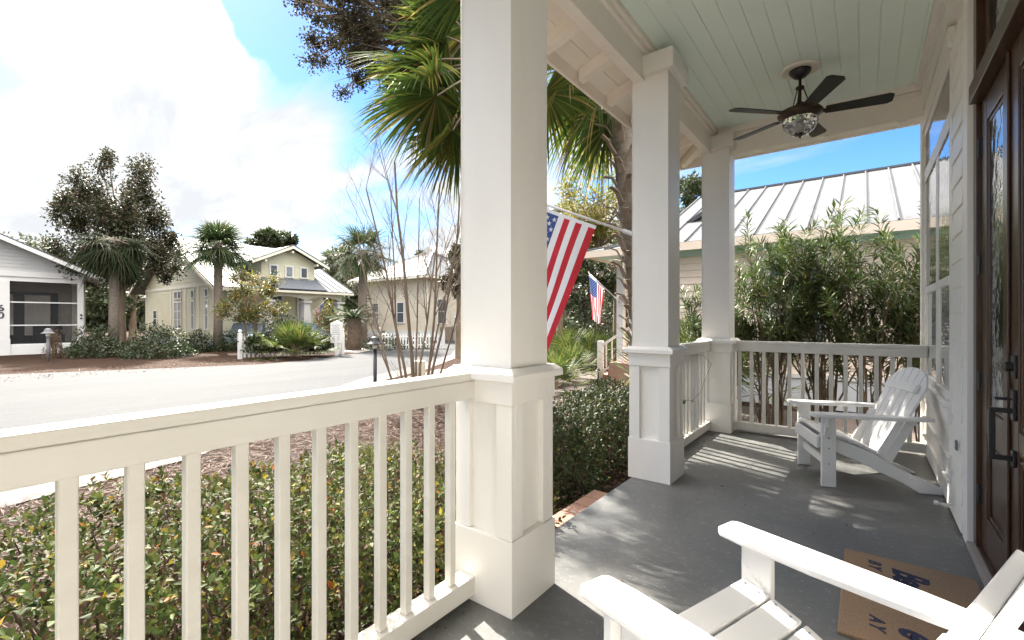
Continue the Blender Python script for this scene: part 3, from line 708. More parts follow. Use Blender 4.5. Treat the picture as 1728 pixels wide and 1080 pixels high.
# small green weeds
n = 500; c = np.array([[-4.6,2.9],[-4.9,3.6],[-3.6,2.6],[-5.2,7.2]])[RNG.integers(0,4,n)]+RNG.normal(0,.13,(n,2))
tag(small_leaf_mesh('grass_tufts', np.concatenate([c,np.full((n,1),GZ)],1), RNG.normal(0,.4,(n,3))+np.array([0,0,1]), rdir(n), RNG.uniform(.06,.16,n), np.full(n,.008), 'grass_blade'), 'small green weed tufts in the mulch bed', 'grass', kind='stuff')

# ------------------------------------------------------------------ hedges
def hedge(name, x0, x1, y0, y1, z1, n, mat, label, L=(.024,.044), taper=0):
    t = empty(name, ((x0+x1)/2,(y0+y1)/2,GZ), label, 'hedge')
    cx, cy = (x0+x1)/2, (y0+y1)/2; hx, hy = (x1-x0)/2, (y1-y0)/2; hz = z1-GZ
    def top(x, y): return hz+.05*np.sin(x*5+y*3)+.045*np.sin(y*7.3-x*2)-.16*np.clip(np.abs(x)/hx-.6,0,1)**1.5*1.6-.2*np.clip(np.abs(y)/hy-.88,0,1)*2-taper*np.clip((y+cy-1.0)/1.6,0,1)
    ns = int(n*.62); nf = n-ns
    # shell: top, street side, porch side, ends
    area = np.array([2*hx*2*hy, 2*hy*hz, 2*hy*hz*1.1, 2*hx*hz, 2*hx*hz]); w = RNG.choice(5, ns, p=area/area.sum())
    u, v = RNG.uniform(-1,1,ns), RNG.uniform(0,1,ns); X = np.zeros(ns); Y = np.zeros(ns); Z = np.zeros(ns); NN = np.zeros((ns,3))
    m_ = w == 0; X[m_] = u[m_]*hx; Y[m_] = (v[m_]*2-1)*hy; Z[m_] = top(X[m_],Y[m_]); NN[m_] = (0,0,1)
    for i, sgn in ((1,-1),(2,1)):
        m_ = w == i; Y[m_] = u[m_]*hy; X[m_] = sgn*(hx+.05*np.sin(Y[m_]*6+v[m_]*5)-.08*(v[m_])**4); Z[m_] = v[m_]*top(X[m_],Y[m_]); NN[m_] = (sgn,0,.25)
    for i, sgn in ((3,-1),(4,1)):
        m_ = w == i; X[m_] = u[m_]*hx; Y[m_] = sgn*(hy+.04*np.sin(X[m_]*7+v[m_]*5)); Z[m_] = v[m_]*top(X[m_],Y[m_]); NN[m_] = (0,sgn,.25)
    base = np.stack([X,Y,Z],1); k = 7; m7 = ns//k
    ax = unit(NN[:m7]*.7+rdir(m7)*.55+np.array([0,0,.45])); ln = RNG.uniform(.02,.075,(m7,1)); inset = np.abs(RNG.normal(0,.045,(m7,1)))-RNG.exponential(.014,(m7,1))
    c0 = base[:m7]-NN[:m7]*inset; rep_ = lambda q: np.repeat(q, k, axis=0)
    along = np.tile(np.linspace(0,1,k)[None,:], (m7,1)).reshape(-1,1); ph = (np.tile(np.arange(k)*2.4,(m7,1))+RNG.uniform(0,6.28,(m7,1))).reshape(-1,1)
    A_ = rep_(ax); t1 = unit(np.cross(A_, np.array([.3,.9,.2]))); t2 = np.cross(A_, t1); rad_ = t1*np.cos(ph)+t2*np.sin(ph)
    P = rep_(c0)+A_*rep_(ln)*along; D = rad_*(1.05-.55*along)+A_*(.25+.75*along)+rdir(len(P))*.18; N = A_*.9+rdir(len(P))*.35+np.array([0,0,.2])
    # volume fill
    Xf = RNG.uniform(-hx,hx,nf)*.93; Yf = RNG.uniform(-hy,hy,nf)*.97; Pf = np.stack([Xf,Yf,RNG.uniform(.05,.97,nf)*top(Xf,Yf)],1)
    P = np.concatenate([P,Pf]); D = np.concatenate([D,rdir(nf)+np.array([0,0,.3])]); N = np.concatenate([N,rdir(nf)+np.array([0,0,.4])])
    n = len(P)
    leaf_mesh('foliage', P, D, N, RNG.uniform(*L,n), RNG.uniform(L[0]*.55,L[1]*.55,n), mat, t, .18, .12)
    tw = MB()
    for i in range(int(130*hy)):
        bx, by = random.uniform(-hx,hx)*.7, random.uniform(-hy,hy)*.95
        p = Vector((bx,by,0)); pts = [p]
        for q in range(4): p = p+Vector((random.uniform(-.1,.1),random.uniform(-.1,.1),hz*.24)); pts.append(p)
        tw.tube(pts, [.008,.007,.005,.004,.002], 4, False)
    tw.build('twigs', 'twig_dark', t)
    return t
hedge('hedge', -3.0, -1.66, -1.2, 2.65, .47, 44000, 'hedge_leaf', 'long glossy green and bronze hedge outside the nearest railing', taper=.26)
hedge('hedge', -2.98, -2.05, 3.25, 6.2, .38, 21000, 'hedge_leaf_dark', 'clipped dark green hedge beyond the brick step between the columns', (.028,.05))

# ------------------------------------------------------------------ palms
def fan_arrays(O, D, up, Rl, nseg=40, span=118, droop=.35, w=.028, K=5, jit=.04, fold=.0):
    """one palmate leaf: nseg ribbon segments; returns V,Q"""
    D = Vector(D).normalized(); S = D.cross(Vector(up)).normalized(); U = S.cross(D).normalized()
    D, S, U, O = map(lambda q: np.array(q), (D, S, U, O))
    V = []; Q = []; base = 0
    for i in range(nseg):
        th = R(-span+2*span*i/(nseg-1)+random.uniform(-2,2)); L = Rl*(.62+.38*math.cos(th*.62))*random.uniform(1-jit*2,1+jit)
        d = D*math.cos(th)+S*math.sin(th)+U*(.14*math.cos(th*2)+.12-.35*abs(math.sin(th))*.3)
        d = d/np.linalg.norm(d); side = np.cross(d, U+D*.2); side /= np.linalg.norm(side)
        side = side+U*random.uniform(-.32,.32); side /= np.linalg.norm(side)
        dr = droop*random.uniform(.55,1.5)
        for k in range(K+1):
            s = k/K; ww = w*(.35+1.6*s if s < .4 else 1.0*(1-((s-.4)/.6)**1.4)+.03)*.5
            p = O+d*L*s; p = p+np.array([0,0,-1])*dr*L*max(0,s-.35)**2.0*1.6
            V += [p-side*ww, p+side*ww]
        for k in range(K):
            a = base+2*k; Q.append((a,a+1,a+3,a+2))
        base += 2*(K+1)
    return np.array(V), np.array(Q)
def palm_crown(parent, top, nf, Lp, Rl, mat, nseg=40, emin=-65, emax=75, w=.028, K=5, pet_mat='palm_boot', dirs=None, droop=.35, pet_r=.012, avoid=False, roll=0, skip=None):
    VV = []; QQ = []; off = 0; pet = MB()
    for i in range(nf):
        if dirs and i < len(dirs): az, el = map(R, dirs[i])
        else:
            az = i*2.39996+random.uniform(-.2,.2); el = R(emin+(emax-emin)*((i+.5)/nf)**.9+random.uniform(-6,6))
        if avoid and math.cos(az-R(-10)) > .45 and not (dirs and i < len(dirs)): continue
        if skip and (math.degrees(az)%360 > skip[0]) and (math.degrees(az)%360 < skip[1]) and skip[2] < math.degrees(el) < skip[3]: continue
        lp = Lp*random.uniform(.8,1.12)*(1 if el < R(55) else .8)
        d = Vector((math.cos(az)*math.cos(el), math.sin(az)*math.cos(el), math.sin(el)))
        pts = [Vector(top)+d*.08]
        for k in range(1,5):
            s = k/4; pts.append(Vector(top)+d*lp*s+Vector((0,0,-1))*(.22*lp*s*s*math.cos(el)))
        pet.tube(pts, [pet_r*1.5,pet_r*1.2,pet_r,pet_r*.9,pet_r*.7], 5, False)
        dd = (pts[-1]-pts[-2]).normalized()
        up = Vector((0,0,1)) if abs(dd.z) < .9 else Vector((math.cos(az),math.sin(az),0))
        if roll: up = Matrix.Rotation(R(random.uniform(-roll,roll)), 3, dd) @ up
        V, Q = fan_arrays(pts[-1], dd, up, Rl*random.uniform(.85,1.1), nseg, random.uniform(100,125), droop*(1.3 if el < 0 else .9), w, K)
        VV.append(V); QQ.append(Q+off); off += len(V)
    np_mesh('crown', np.concatenate(VV), np.concatenate(QQ), mat, parent)
    pet.build('leaf_stalks', pet_mat, parent)
def palm_trunk(parent, pts, rads, boots=True, bfrom=.35, bn=70, blen=.22, mat='palm_bark'):
    MB().tube(pts, rads, 16).build('trunk', mat, parent, smooth=True)
    if boots:
        b = MB(); pts = [Vector(p) for p in pts]
        for i in range(bn):
            s = bfrom+(1-bfrom)*(i/bn); q = s*(len(pts)-1); a = int(min(q, len(pts)-2)); f = q-a; c = pts[a].lerp(pts[a+1], f); r = rads[a]*(1-f)+rads[a+1]*f
            an = i*2.39996+random.uniform(-.2,.2); o = Vector((math.cos(an),math.sin(an),0)); sd = Vector((-o.y,o.x,0)); ln = blen*random.uniform(.6,1.2); w = .045*(r/.17)
            p0 = c+o*(r*.85)-Vector((0,0,.05)); p1 = p0+o*ln*.30+Vector((0,0,ln*.55)); p2 = p1+o*ln*random.uniform(.3,.65)+Vector((0,0,ln*random.uniform(.1,.35))); tw = random.uniform(-.03,.03)
            th = .02
            for (a0, a1, w0, w1) in ((p0,p1,w*1.3,w*.9),(p1,p2,w*.9,w*.55+abs(tw))):
                P = [a0-sd*w0, a0+sd*w0, a1+sd*w1+sd*tw, a1-sd*w1+sd*tw]
                b.add(P+[p+o*th+Vector((0,0,-.01)) for p in P], [(3,2,1,0),(4,5,6,7),(0,1,5,4),(1,2,6,5),(2,3,7,6),(3,0,4,7)])
        b.build('leaf_boots', 'palm_boot', parent)
# palm A: trunk hidden behind the nearest column, big fans reach left over the hedge
pa = at(838, 5.15); pA = empty('palm_tree', (pa.x,pa.y,GZ), 'nearest fan palm, its drooping green crown behind the foreground column', 'palm tree', 'fan palms near the porch')
palm_trunk(pA, [(0,0,0),(0,0,1.2),(0,.02,2.6),(0,.03,4.1)], [.18,.165,.16,.17])
palm_crown(pA, (0,.03,4.5), 28, .80, .88, 'palm_leaf', 62, -66, 78, .034, 8, droop=.26, roll=55, avoid=True, dirs=[(217,38),(203,-8),(232,-22),(190,22),(246,12),(182,-42),(216,-50),(225,12),(170,-10)], skip=(234,275,-60,60))
# palm B: booted trunk visible beside column two
pb = at(1057, 6.6); pB = empty('palm_tree', (pb.x,pb.y,GZ), 'fan palm whose shaggy booted trunk stands just left of the middle column', 'palm tree', 'fan palms near the porch')
lean = lambda u, z: ((u-1057)/F*6.6*CA, (u-1057)/F*6.6*SA, z)
palm_trunk(pB, [lean(1108,0),lean(1090,1.0),lean(1073,1.95),lean(1061,3.0),lean(1052,4.2),lean(1042,5.4)], [.18,.145,.135,.135,.145,.16], True, .10, 100, .27)
palm_crown(pB, lean(1042,5.45), 30, .9, 1.0, 'palm_leaf', 52, -74, 75, .044, 7, droop=.4, avoid=True, roll=40, skip=(188,262,-18,70))

def far_palm(u, d, vtop, crown_r, label, tr=.15, nf=26, trv=None, boots=25, elev=(-50,80), mat='palm_leaf_far'):
    p = at(u, d, GZ); zt = H+(540-vtop)*d/F-GZ
    t = empty('palm_tree', p, label, 'palm tree', 'palms across the street')
    palm_trunk(t, [(0,0,0),(0,0,zt*.4),(.03,0,zt*.8),(0,0,zt)], [tr*1.15,tr,tr,tr*1.25], True, .72, boots, .3)
    palm_crown(t, (0,0,zt), nf, crown_r*.42, crown_r*.66, mat, 30, elev[0], elev[1], .055, 4, droop=.45, pet_r=.018)
    return t
far_palm(368, 24.6, 418, 1.9, 'fan palm in front of the yellow house, crown against its roof', .20, 44, elev=(-38,85))
far_palm(192, 21.8, 405, 2.1, 'tall palm with weeping grey-green fronds in front of the bronze magnolia', .19, 26, elev=(-78,30), mat='palm_leaf_grey')
far_palm(612, 27.5, 425, 2.3, 'shaggy palm between the yellow house and the white-roofed house', .25, 30)

# ------------------------------------------------------------------ trees
def tree(name, base, h, cz, rad, nclump, nleaf, L, mat, label, cat='tree', group=None, trunk_r=.15, bark='bark', lean=(0,0), clump_r=.32, flat=1.0, seed=None, lo=.0, W=.5, ctr_off=(0,0), trunks=1, dens=.75):
    """base world point; crown ellipsoid centre height cz and radii rad (x,y,z)"""
    if seed is not None: random.seed(seed)
    t = empty(name, base, label, cat, group)
    wood = MB(); cen = Vector((ctr_off[0], ctr_off[1], cz)); rad = Vector(rad)
    fork = max(.25*h, cz-rad.z*.75)
    tops = []
    for k in range(trunks):
        a = 2*math.pi*k/max(1,trunks); b = Vector((.12*math.cos(a)*(trunks>1), .12*math.sin(a)*(trunks>1), 0)); f = Vector((ctr_off[0]*.3+.3*math.cos(a)*(trunks>1), ctr_off[1]*.3+.3*math.sin(a)*(trunks>1), fork)); tp = cen+Vector((.3*rad.x*math.cos(a)*(trunks>1),.3*rad.y*math.sin(a)*(trunks>1),rad.z*.55))
        mid = (b+f)/2+Vector((random.uniform(-.1,.1),random.uniform(-.1,.1),0))*h*.08
        wood.tube([b, mid, f, (f+tp)/2+Vector((random.uniform(-.1,.1),random.uniform(-.1,.1),0))*rad.x, tp], [trunk_r*1.25,trunk_r,trunk_r*.85,trunk_r*.5,trunk_r*.12], 8, False)
        tops.append((f,tp))
    cl = []
    for i in range(nclump):
        v = Vector(rdir(1)[0]); rr = random.uniform(.35,1.0)**.55
        if v.z < -.55: v.z *= .6
        c = cen+Vector((v.x*rad.x,v.y*rad.y,v.z*rad.z))*rr; cl.append(c)
        f, tp = random.choice(tops); s = random.uniform(0,.8); st = f.lerp(tp, s)
        md = st.lerp(c, .5)+Vector((0,0,(c-st).length*random.uniform(.0,.15)))
        r0 = trunk_r*.38*(1-s*.6); wood.tube([st, md, c], [r0, r0*.6, r0*.15], 5, False)
        for q in range(3):
            e = c+Vector(rdir(1)[0])*clump_r*rad.x*.8; wood.tube([md.lerp(c,.6), e], [r0*.3, r0*.08], 3, False)
    wood.build('trunk', bark, t, smooth=True)
    cl = np.array([tuple(c) for c in cl]); ci = RNG.integers(0, len(cl), nleaf)
    sc = RNG.uniform(.6,1.35,len(cl))[ci][:,None]; off = rdir(nleaf)*(RNG.uniform(0,1,(nleaf,1))**(dens))*clump_r*sc*np.array([rad.x,rad.y,rad.z*.8*flat])
    P = cl[ci]+off; D = rdir(nleaf)*.8+unit(off)*.6+np.array([0,0,-.15]); N = rdir(nleaf)*.7+np.array([0,0,.8])
    small_leaf_mesh('crown', P, D, N, RNG.uniform(L*.7,L*1.3,nleaf), RNG.uniform(L*.7,L*1.3,nleaf)*W, mat, t)
    return t
def tree_px(name, u, d, vtop, vbot, wpx, nclump, nleaf, L, mat, label, **k):
    """surveyed tree: crown spans vtop..vbot and wpx wide in the photo at distance d"""
    b = at(u, d, GZ); zt = H+(540-vtop)*d/F-GZ; zb = H+(540-vbot)*d/F-GZ; w = wpx*d/F/2
    cr = k.get('clump_r', .32); zr = (zt-zb)/2
    return tree(name, b, zt, (zt+zb)/2, (w*.82, w*.82, zr*.85), nclump, nleaf, L, mat, label, **k)
random.seed(11)
tree_px('magnolia_tree', 204, 25.5, 232, 560, 205, 78, 34000, .17, 'magnolia_leaf', 'big round magnolia with bronze leaves beside the grey screened house', trunk_r=.24, clump_r=.21, W=.5, dens=.75, seed=9)
tree_px('small_tree', 425, 22.5, 438, 578, 118, 40, 7000, .12, 'autumn_leaf', 'small tree with green and orange leaves behind the picket fence', trunk_r=.07, trunks=3, clump_r=.27, W=.5)
tree_px('pine_tree', 462, 60, 388, 425, 90, 40, 5000, .5, 'oak_leaf', 'dark flat-topped tree rising behind the yellow house roof', trunk_r=.3, clump_r=.22)
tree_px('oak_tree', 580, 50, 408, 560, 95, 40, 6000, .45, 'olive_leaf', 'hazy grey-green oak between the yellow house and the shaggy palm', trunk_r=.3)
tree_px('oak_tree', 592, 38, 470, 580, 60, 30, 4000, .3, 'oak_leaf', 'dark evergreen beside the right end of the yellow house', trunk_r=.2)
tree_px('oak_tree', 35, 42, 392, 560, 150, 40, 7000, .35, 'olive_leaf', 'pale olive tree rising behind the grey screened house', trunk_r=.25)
tree_px('oak_tree', 775, 20, 395, 535, 70, 36, 5000, .16, 'magnolia_leaf', 'dark broadleaf tree just left of the nearest column', trunk_r=.15, clump_r=.25)
tree_px('pine_tree', 725, 60, 415, 470, 60, 24, 3000, .5, 'oak_leaf', 'dark treetop showing above the white-roofed house', trunk_r=.3)
tree_px('oak_tree', 90, 46, 400, 580, 120, 40, 6000, .4, 'oak_leaf', 'dark green oak behind the gap between grey house and magnolia', trunk_r=.3)
tree_px('oak_tree', 225, 44, 420, 560, 170, 40, 6000, .4, 'oak_leaf', 'low green tree behind the magnolia and left of the yellow house', trunk_r=.3)
# woods seen between the columns
wood_spec = [
 (1012, 22, 250, 470, 190, 'yellow_leaf', 60, 9000, .16, 'tree with sparse yellow leaves above the smaller flag'),
 (950, 30, 330, 520, 150, 'olive_leaf', 50, 7000, .22, 'olive tree behind the large flag'),
 (945, 17.5, 400, 500, 140, 'oak_leaf', 50, 8000, .13, 'dark oak with thin trunk behind the large flag'),
 (1040, 18, 395, 520, 120, 'oak_leaf', 50, 8000, .13, 'dark oak beside the neighbouring porch, behind the smaller flag'),
 (990, 26, 415, 560, 190, 'oak_leaf', 60, 8000, .2, 'deep green tree filling the back of the gap between the columns'),
 (880, 34, 380, 560, 220, 'oak_leaf', 50, 6000, .3, 'green tree hidden mostly behind the nearest column'),
 (1165, 19, 285, 420, 110, 'oak_leaf', 44, 7000, .14, 'dark tree rising behind the neighbouring roof between two columns'),
 (1120, 40, 330, 560, 240, 'olive_leaf', 50, 6000, .35, 'distant tree behind the middle column'),
]
for (u,d,vt,vb,w,mt,nc,nl,L,lab) in wood_spec:
    tree_px('woodland_tree', u, d, vt, vb, w, nc, nl, L, mt, lab, trunk_r=.13 if d < 21 else .2, clump_r=.26, group='trees seen past the porch columns')
# tree line closing the horizon
for i in range(16):
    u = -250+i*92+random.uniform(-20,20); d = random.uniform(70,95)
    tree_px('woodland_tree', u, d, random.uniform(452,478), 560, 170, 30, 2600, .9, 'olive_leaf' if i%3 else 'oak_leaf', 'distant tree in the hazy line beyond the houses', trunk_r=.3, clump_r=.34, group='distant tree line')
for i in range(5):
    p = Vector((-3+i*4.5, 34+random.uniform(-2,2), GZ)); tree('woodland_tree', p, 7, 4.2, (3,3,2.6), 30, 3000, .5, 'oak_leaf', 'distant tree behind the neighbouring house', group='trees behind the neighbouring house')
# far-off woodland, one mass
n = 60000; az = RNG.uniform(R(-75),R(62),n); rr = RNG.uniform(92,118,n); hh = 6.2+1.6*np.sin(az*23)+1.3*np.sin(az*57+1)+.9*np.sin(az*131)
P = np.stack([np.sin(az-.45)*rr, np.cos(az-.45)*rr, GZ+hh*RNG.uniform(0,1,n)**.8],1)
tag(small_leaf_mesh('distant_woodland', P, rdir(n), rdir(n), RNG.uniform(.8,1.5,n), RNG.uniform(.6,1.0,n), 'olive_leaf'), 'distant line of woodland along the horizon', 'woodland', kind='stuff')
# tree with dark seed heads above the porch corner: shades the porch
sd = at(775, 8.3, GZ)
tb = tree('berry_tree', at(868, 8.3, GZ), 8.4, 6.75, (1.85,1.6,1.65), 170, 46000, .045, 'berry_dark', 'tall tree with dark clustered seed heads above the nearest palm', trunk_r=.16, clump_r=.15, ctr_off=(-1.35,-1.40), seed=5, W=.8, dens=.9)

# crape myrtle, bare
def myrtle():
    random.seed(21)
    b = at(702, 9.0, GZ); t = empty('crape_myrtle', b, 'bare multi-stemmed crape myrtle by the street edge beside the path light', 'tree')
    w = MB(); tips = []
    def br(p, d, ln, r, depth):
        pts = [p]; rs = [r]; k = 5
        for i in range(k):
            d = (d+Vector((random.gauss(0,.05),random.gauss(0,.05),.035))).normalized(); p = p+d*ln/k; pts.append(p); rs.append(r*(1-.62*(i+1)/k))
            if depth < 3 and i >= (0 if depth else 1):
                for q in range(random.choice((1,2,2)) if depth else random.choice((1,2,2))):
                    a = random.uniform(0,6.28); side = Vector((math.cos(a),math.sin(a),random.uniform(-.1,.5))); nd = (d*.9+side*(.45 if depth == 0 else .9)).normalized()
                    br(p, nd, ln*random.uniform(.22,.42)*(1 if depth == 0 else 1.1), min(rs[-1]*.5,.012), depth+1)
        w.tube(pts, rs, 7 if depth == 0 else (5 if depth == 1 else 3), False)
    # stems placed by where they stand across the view: (across, height reached, spread)
    right = Vector((CA,SA,0)); fw = Vector((-SA,CA,0))
    for (x0, sp, ln, r) in ((-.28,-.30,3.6,.035),(-.2,-.20,4.2,.034),(-.12,-.10,4.3,.045),(-.02,.02,4.6,.06),(.06,.05,4.0,.04),(.14,.10,4.3,.045),(.22,.2,4.0,.04),(.3,.30,3.5,.03),(0,-.05,4.2,.03),(-.3,-.42,2.7,.025),(.1,.16,4.2,.03)):
        p = right*x0+fw*random.uniform(-.15,.15); d = (Vector((0,0,1))+right*sp+fw*random.uniform(-.15,.15)).normalized(); br(p, d, ln, r*.7, 0)
    # low wispy twigs
    for i in range(22):
        a = random.uniform(0,6.28); p = Vector((random.uniform(-.3,.3),random.uniform(-.3,.3),random.uniform(0,.2))); br(p, Vector((math.cos(a),math.sin(a),random.uniform(.4,1.2))).normalized(), random.uniform(.6,1.2), .006, 2)
    w.build('stems', 'myrtle_bark', t, smooth=True)
myrtle()

# shrubs across the street
def shrub(u, d, wpx, vtop, n, L, mat, label, cat='shrub', name='shrub', group='shrubs across the street', W=.5, nst=14):
    b = at(u, d, GZ); h = H+(540-vtop)*d/F-GZ; w = wpx*d/F/2; t = empty(name, b, label, cat, group)
    s = MB()
    for i in range(nst):
        a = random.uniform(0,6.28); e = Vector((math.cos(a)*w*.7,math.sin(a)*w*.7,h*random.uniform(.6,.92))); s.tube([(0,0,0),(e.x*.4,e.y*.4,e.z*.5),e], [.02,.014,.004], 4, False)
    s.build('stems', 'twig_dark', t)
    v = rdir(n); v[:,2] = np.abs(v[:,2]); v = v**3*.25+v*.8; rr = RNG.uniform(.25,1,(n,1))**.33
    bump_ = 1+.14*np.sin(v[:,:1]*9+v[:,1:2]*7+u)+.1*np.sin(v[:,2:]*11+v[:,:1]*5)
    P = v*rr*bump_*np.array([w,w,h*.92])+np.array([0,0,.03]); P[:,2] = np.abs(P[:,2])
    small_leaf_mesh('foliage', P, unit(v)*.6+rdir(n), rdir(n)+v, RNG.uniform(L*.7,L*1.3,n), RNG.uniform(L*.7,L*1.3,n)*W, mat, t)
    return t
shrub(268, 20.5, 100, 545, 5000, .10, 'shrub_leaf', 'broad dark shrub right of the magnolia trunk')
shrub(162, 20.5, 70, 545, 3500, .10, 'shrub_leaf', 'dark rounded shrub at the right corner of the screened house')
shrub(335, 24, 52, 556, 2500, .10, 'shrub_leaf', 'low dark shrub left of the palm before the yellow house')
shrub(395, 25, 60, 556, 2500, .10, 'shrub_leaf', 'reddish hedge bush behind the small autumn tree')
shrub(215, 22.5, 60, 575, 2500, .09, 'magnolia_leaf', 'low brown shrub under the magnolia')
shrub(555, 27.5, 70, 505, 3200, .12, 'autumn_leaf', 'leafy yellow-green bush at the right end of the yellow porch')
shrub(650, 26, 75, 560, 3000, .10, 'shrub_leaf', 'straggly dark shrub against the right picket fence')
shrub(705, 27, 60, 562, 2200, .10, 'shrub_leaf', 'dark shrub behind the crape myrtle stems')
shrub(480, 25.5, 80, 520, 3200, .12, 'shrub_leaf', 'tall dark bush in front of the yellow porch')
shrub(92, 20.0, 24, 552, 1500, .07, 'dry_leaf', 'brown dried vine bush behind the grey path light')
shrub(605, 30, 40, 520, 1500, .1, 'shrub_leaf', 'green bush behind the sago palm')
shrub(140, 23, 46, 575, 1500, .1, 'magnolia_leaf', 'thin reddish shrub by the white corner post')
for (u,d,w_,vt,lb) in ((930,21,110,500,'understorey bush behind the large flag'),(985,24,120,508,'understorey bush under the smaller flag'),(1035,22,110,495,'understorey bush beside the neighbouring stairs'),(885,24,120,505,'understorey bush hidden behind the nearest column')):
    shrub(u, d, w_, vt, 4500, .13, 'oak_leaf', lb, group='bushes under the woodland trees')
# picket fences with vines
def picket(p0, p1, label, vine=True):
    a, b = Vector(p0), Vector(p1); t = empty('picket_fence', a, label, 'fence', 'white picket fences across the street')
    d = b-a; L = d.length; d.normalize(); n = Vector((-d.y,d.x,0))
    rl = MB()
    for z in (.25,.72): rl.beam(Vector((0,0,z))+n*.03, d*L+Vector((0,0,z))+n*.03, .04, .08)
    rl.build('rail', 'house_white', t)
    pk = MB(); k = int(L/.16)
    for i in range(1,k):
        c = d*(i*L/k); w = d*.042
        pk.prism([c-w+Vector((0,0,.06)), c+w+Vector((0,0,.06)), c+w+Vector((0,0,.86)), c+Vector((0,0,.95)), c-w+Vector((0,0,.86))], n*-.02)
    tag(pk.build('pickets', 'house_white', t), kind=None)
    for s in (0, L):
        c = d*s; po = MB(); po.box(c.x-.07,c.x+.07,c.y-.07,c.y+.07,0,1.05); po.lathe([(.09,1.051),(.09,1.08),(.04,1.10),(.07,1.15),(.075,1.19),(.05,1.235),(.0,1.25)], (c.x,c.y,0), 12); po.build('post', 'house_white', t)
    return t
fA, fB = gd(405,606), gd(578,598)
picket(fA, fB, 'white picket fence overgrown with dark vines before the yellow house')
picket(at(640,25.5,GZ), at(748,26.5,GZ), 'white picket fence behind the crape myrtle stems')
def vine_on(p0, p1, n, label, z0=.25, z1=1.05, th=.35, mat='shrub_leaf'):
    a, b = np.array(p0), np.array(p1); t = empty('vine', Vector(p0), label, 'vine', 'vines on the picket fences')
    s = RNG.uniform(0,1,(n,1)); bumps = .5+.5*np.sin(s*23)*np.sin(s*9+1)
    P = (b-a)*s+np.array([.16,-.05,0])+RNG.normal(0,th*.4,(n,3))*np.array([1,1,.0])+np.concatenate([np.zeros((n,2)), z0+(z1-z0)*RNG.uniform(0,1,(n,1))**.7*(.55+.45*bumps)],1)
    small_leaf_mesh('foliage', P, rdir(n), rdir(n)+np.array([0,0,.6]), RNG.uniform(.10,.16,n), RNG.uniform(.06,.11,n), mat, t)
    st = MB()
    for i in range(12):
        q = (b-a)*random.random(); st.tube([tuple(q), (q[0]+random.uniform(-.3,.3),q[1]+random.uniform(-.3,.3),.5),(q[0]+random.uniform(-.5,.5),q[1]+random.uniform(-.5,.5),.95)], .012, 4)
    st.build('stems', 'twig_dark', t)
vine_on(fA.lerp(fB,.08)+Vector((0,0,0)), fA.lerp(fB,.85), 5200, 'dark glossy vine draped over the nearer picket fence')

# palmettos and sago
def palmetto(p, r, nf, label, mat='palmetto_leaf', group='low palmetto clumps', nseg=22, w=.03, emin=10):
    t = empty('palmetto', p, label, 'palmetto', group); palm_crown(t, (0,0,.05), nf, r*.65, r*.55, mat, nseg, emin, 85, w, 4, 'oleander_bark', droop=.12, pet_r=.008)
palmetto(at(497,20.2,GZ), 1.9, 34, 'large spiky palmetto in front of the vine-covered picket fence', nseg=26, w=.05)
for (u,d,r,lab) in ((936,10.6,.95,'palmetto at the left edge of the gap, beside the nearest column'),(962,12.5,1.1,'palmetto with broad fans under the large flag'),(1000,16,1.35,'palmetto on a short stem beneath the smaller flag'),(1032,17,1.5,'tall palmetto behind the neighbouring stair rail'),(985,19,1.4,'palmetto at the back of the leafy bed'),(905,12,1.0,'palmetto behind the nearest column'),(952,17,1.6,'pale sunlit palmetto beyond the thin oak trunk')):
    palmetto(at(u,d,GZ), r, 20, lab, group='palmettos in the bed beyond the walkway')
palmetto(Vector((-2.4,8.6,GZ)), 2.1, 30, 'spiky palmetto between the middle and far columns', emin=30, w=.04)
def sago():
    p = at(597,25.5,GZ); t = empty('sago_palm', p, 'dark-trunked sago palm with a flat green rosette beside the sign', 'palm')
    MB().tube([(0,0,0),(0,0,.6),(0,0,1.75)], [.42,.36,.38], 12).build('trunk', 'twig_dark', t, smooth=True)
    P = []; D = []
    for i in range(34):
        az = i*2.4; el = R(random.uniform(-5,60)); d = Vector((math.cos(az)*math.cos(el),math.sin(az)*math.cos(el),math.sin(el))); sd = d.cross(Vector((0,0,1))).normalized()
        for k in range(26):
            s = (k+1)/26; c = Vector((0,0,1.7))+d*1.5*s+Vector((0,0,-.55*s*s))
            for g_ in (-1,1): P.append(c); D.append(sd*g_+d*.45+Vector((0,0,.15)))
    P = np.array([tuple(p) for p in P]); D = np.array([tuple(p) for p in D]); n = len(P)
    small_leaf_mesh('crown', P, D, np.tile([0,0,1.],(n,1)), np.full(n,.26), np.full(n,.045), 'sago_leaf', t)
sago()

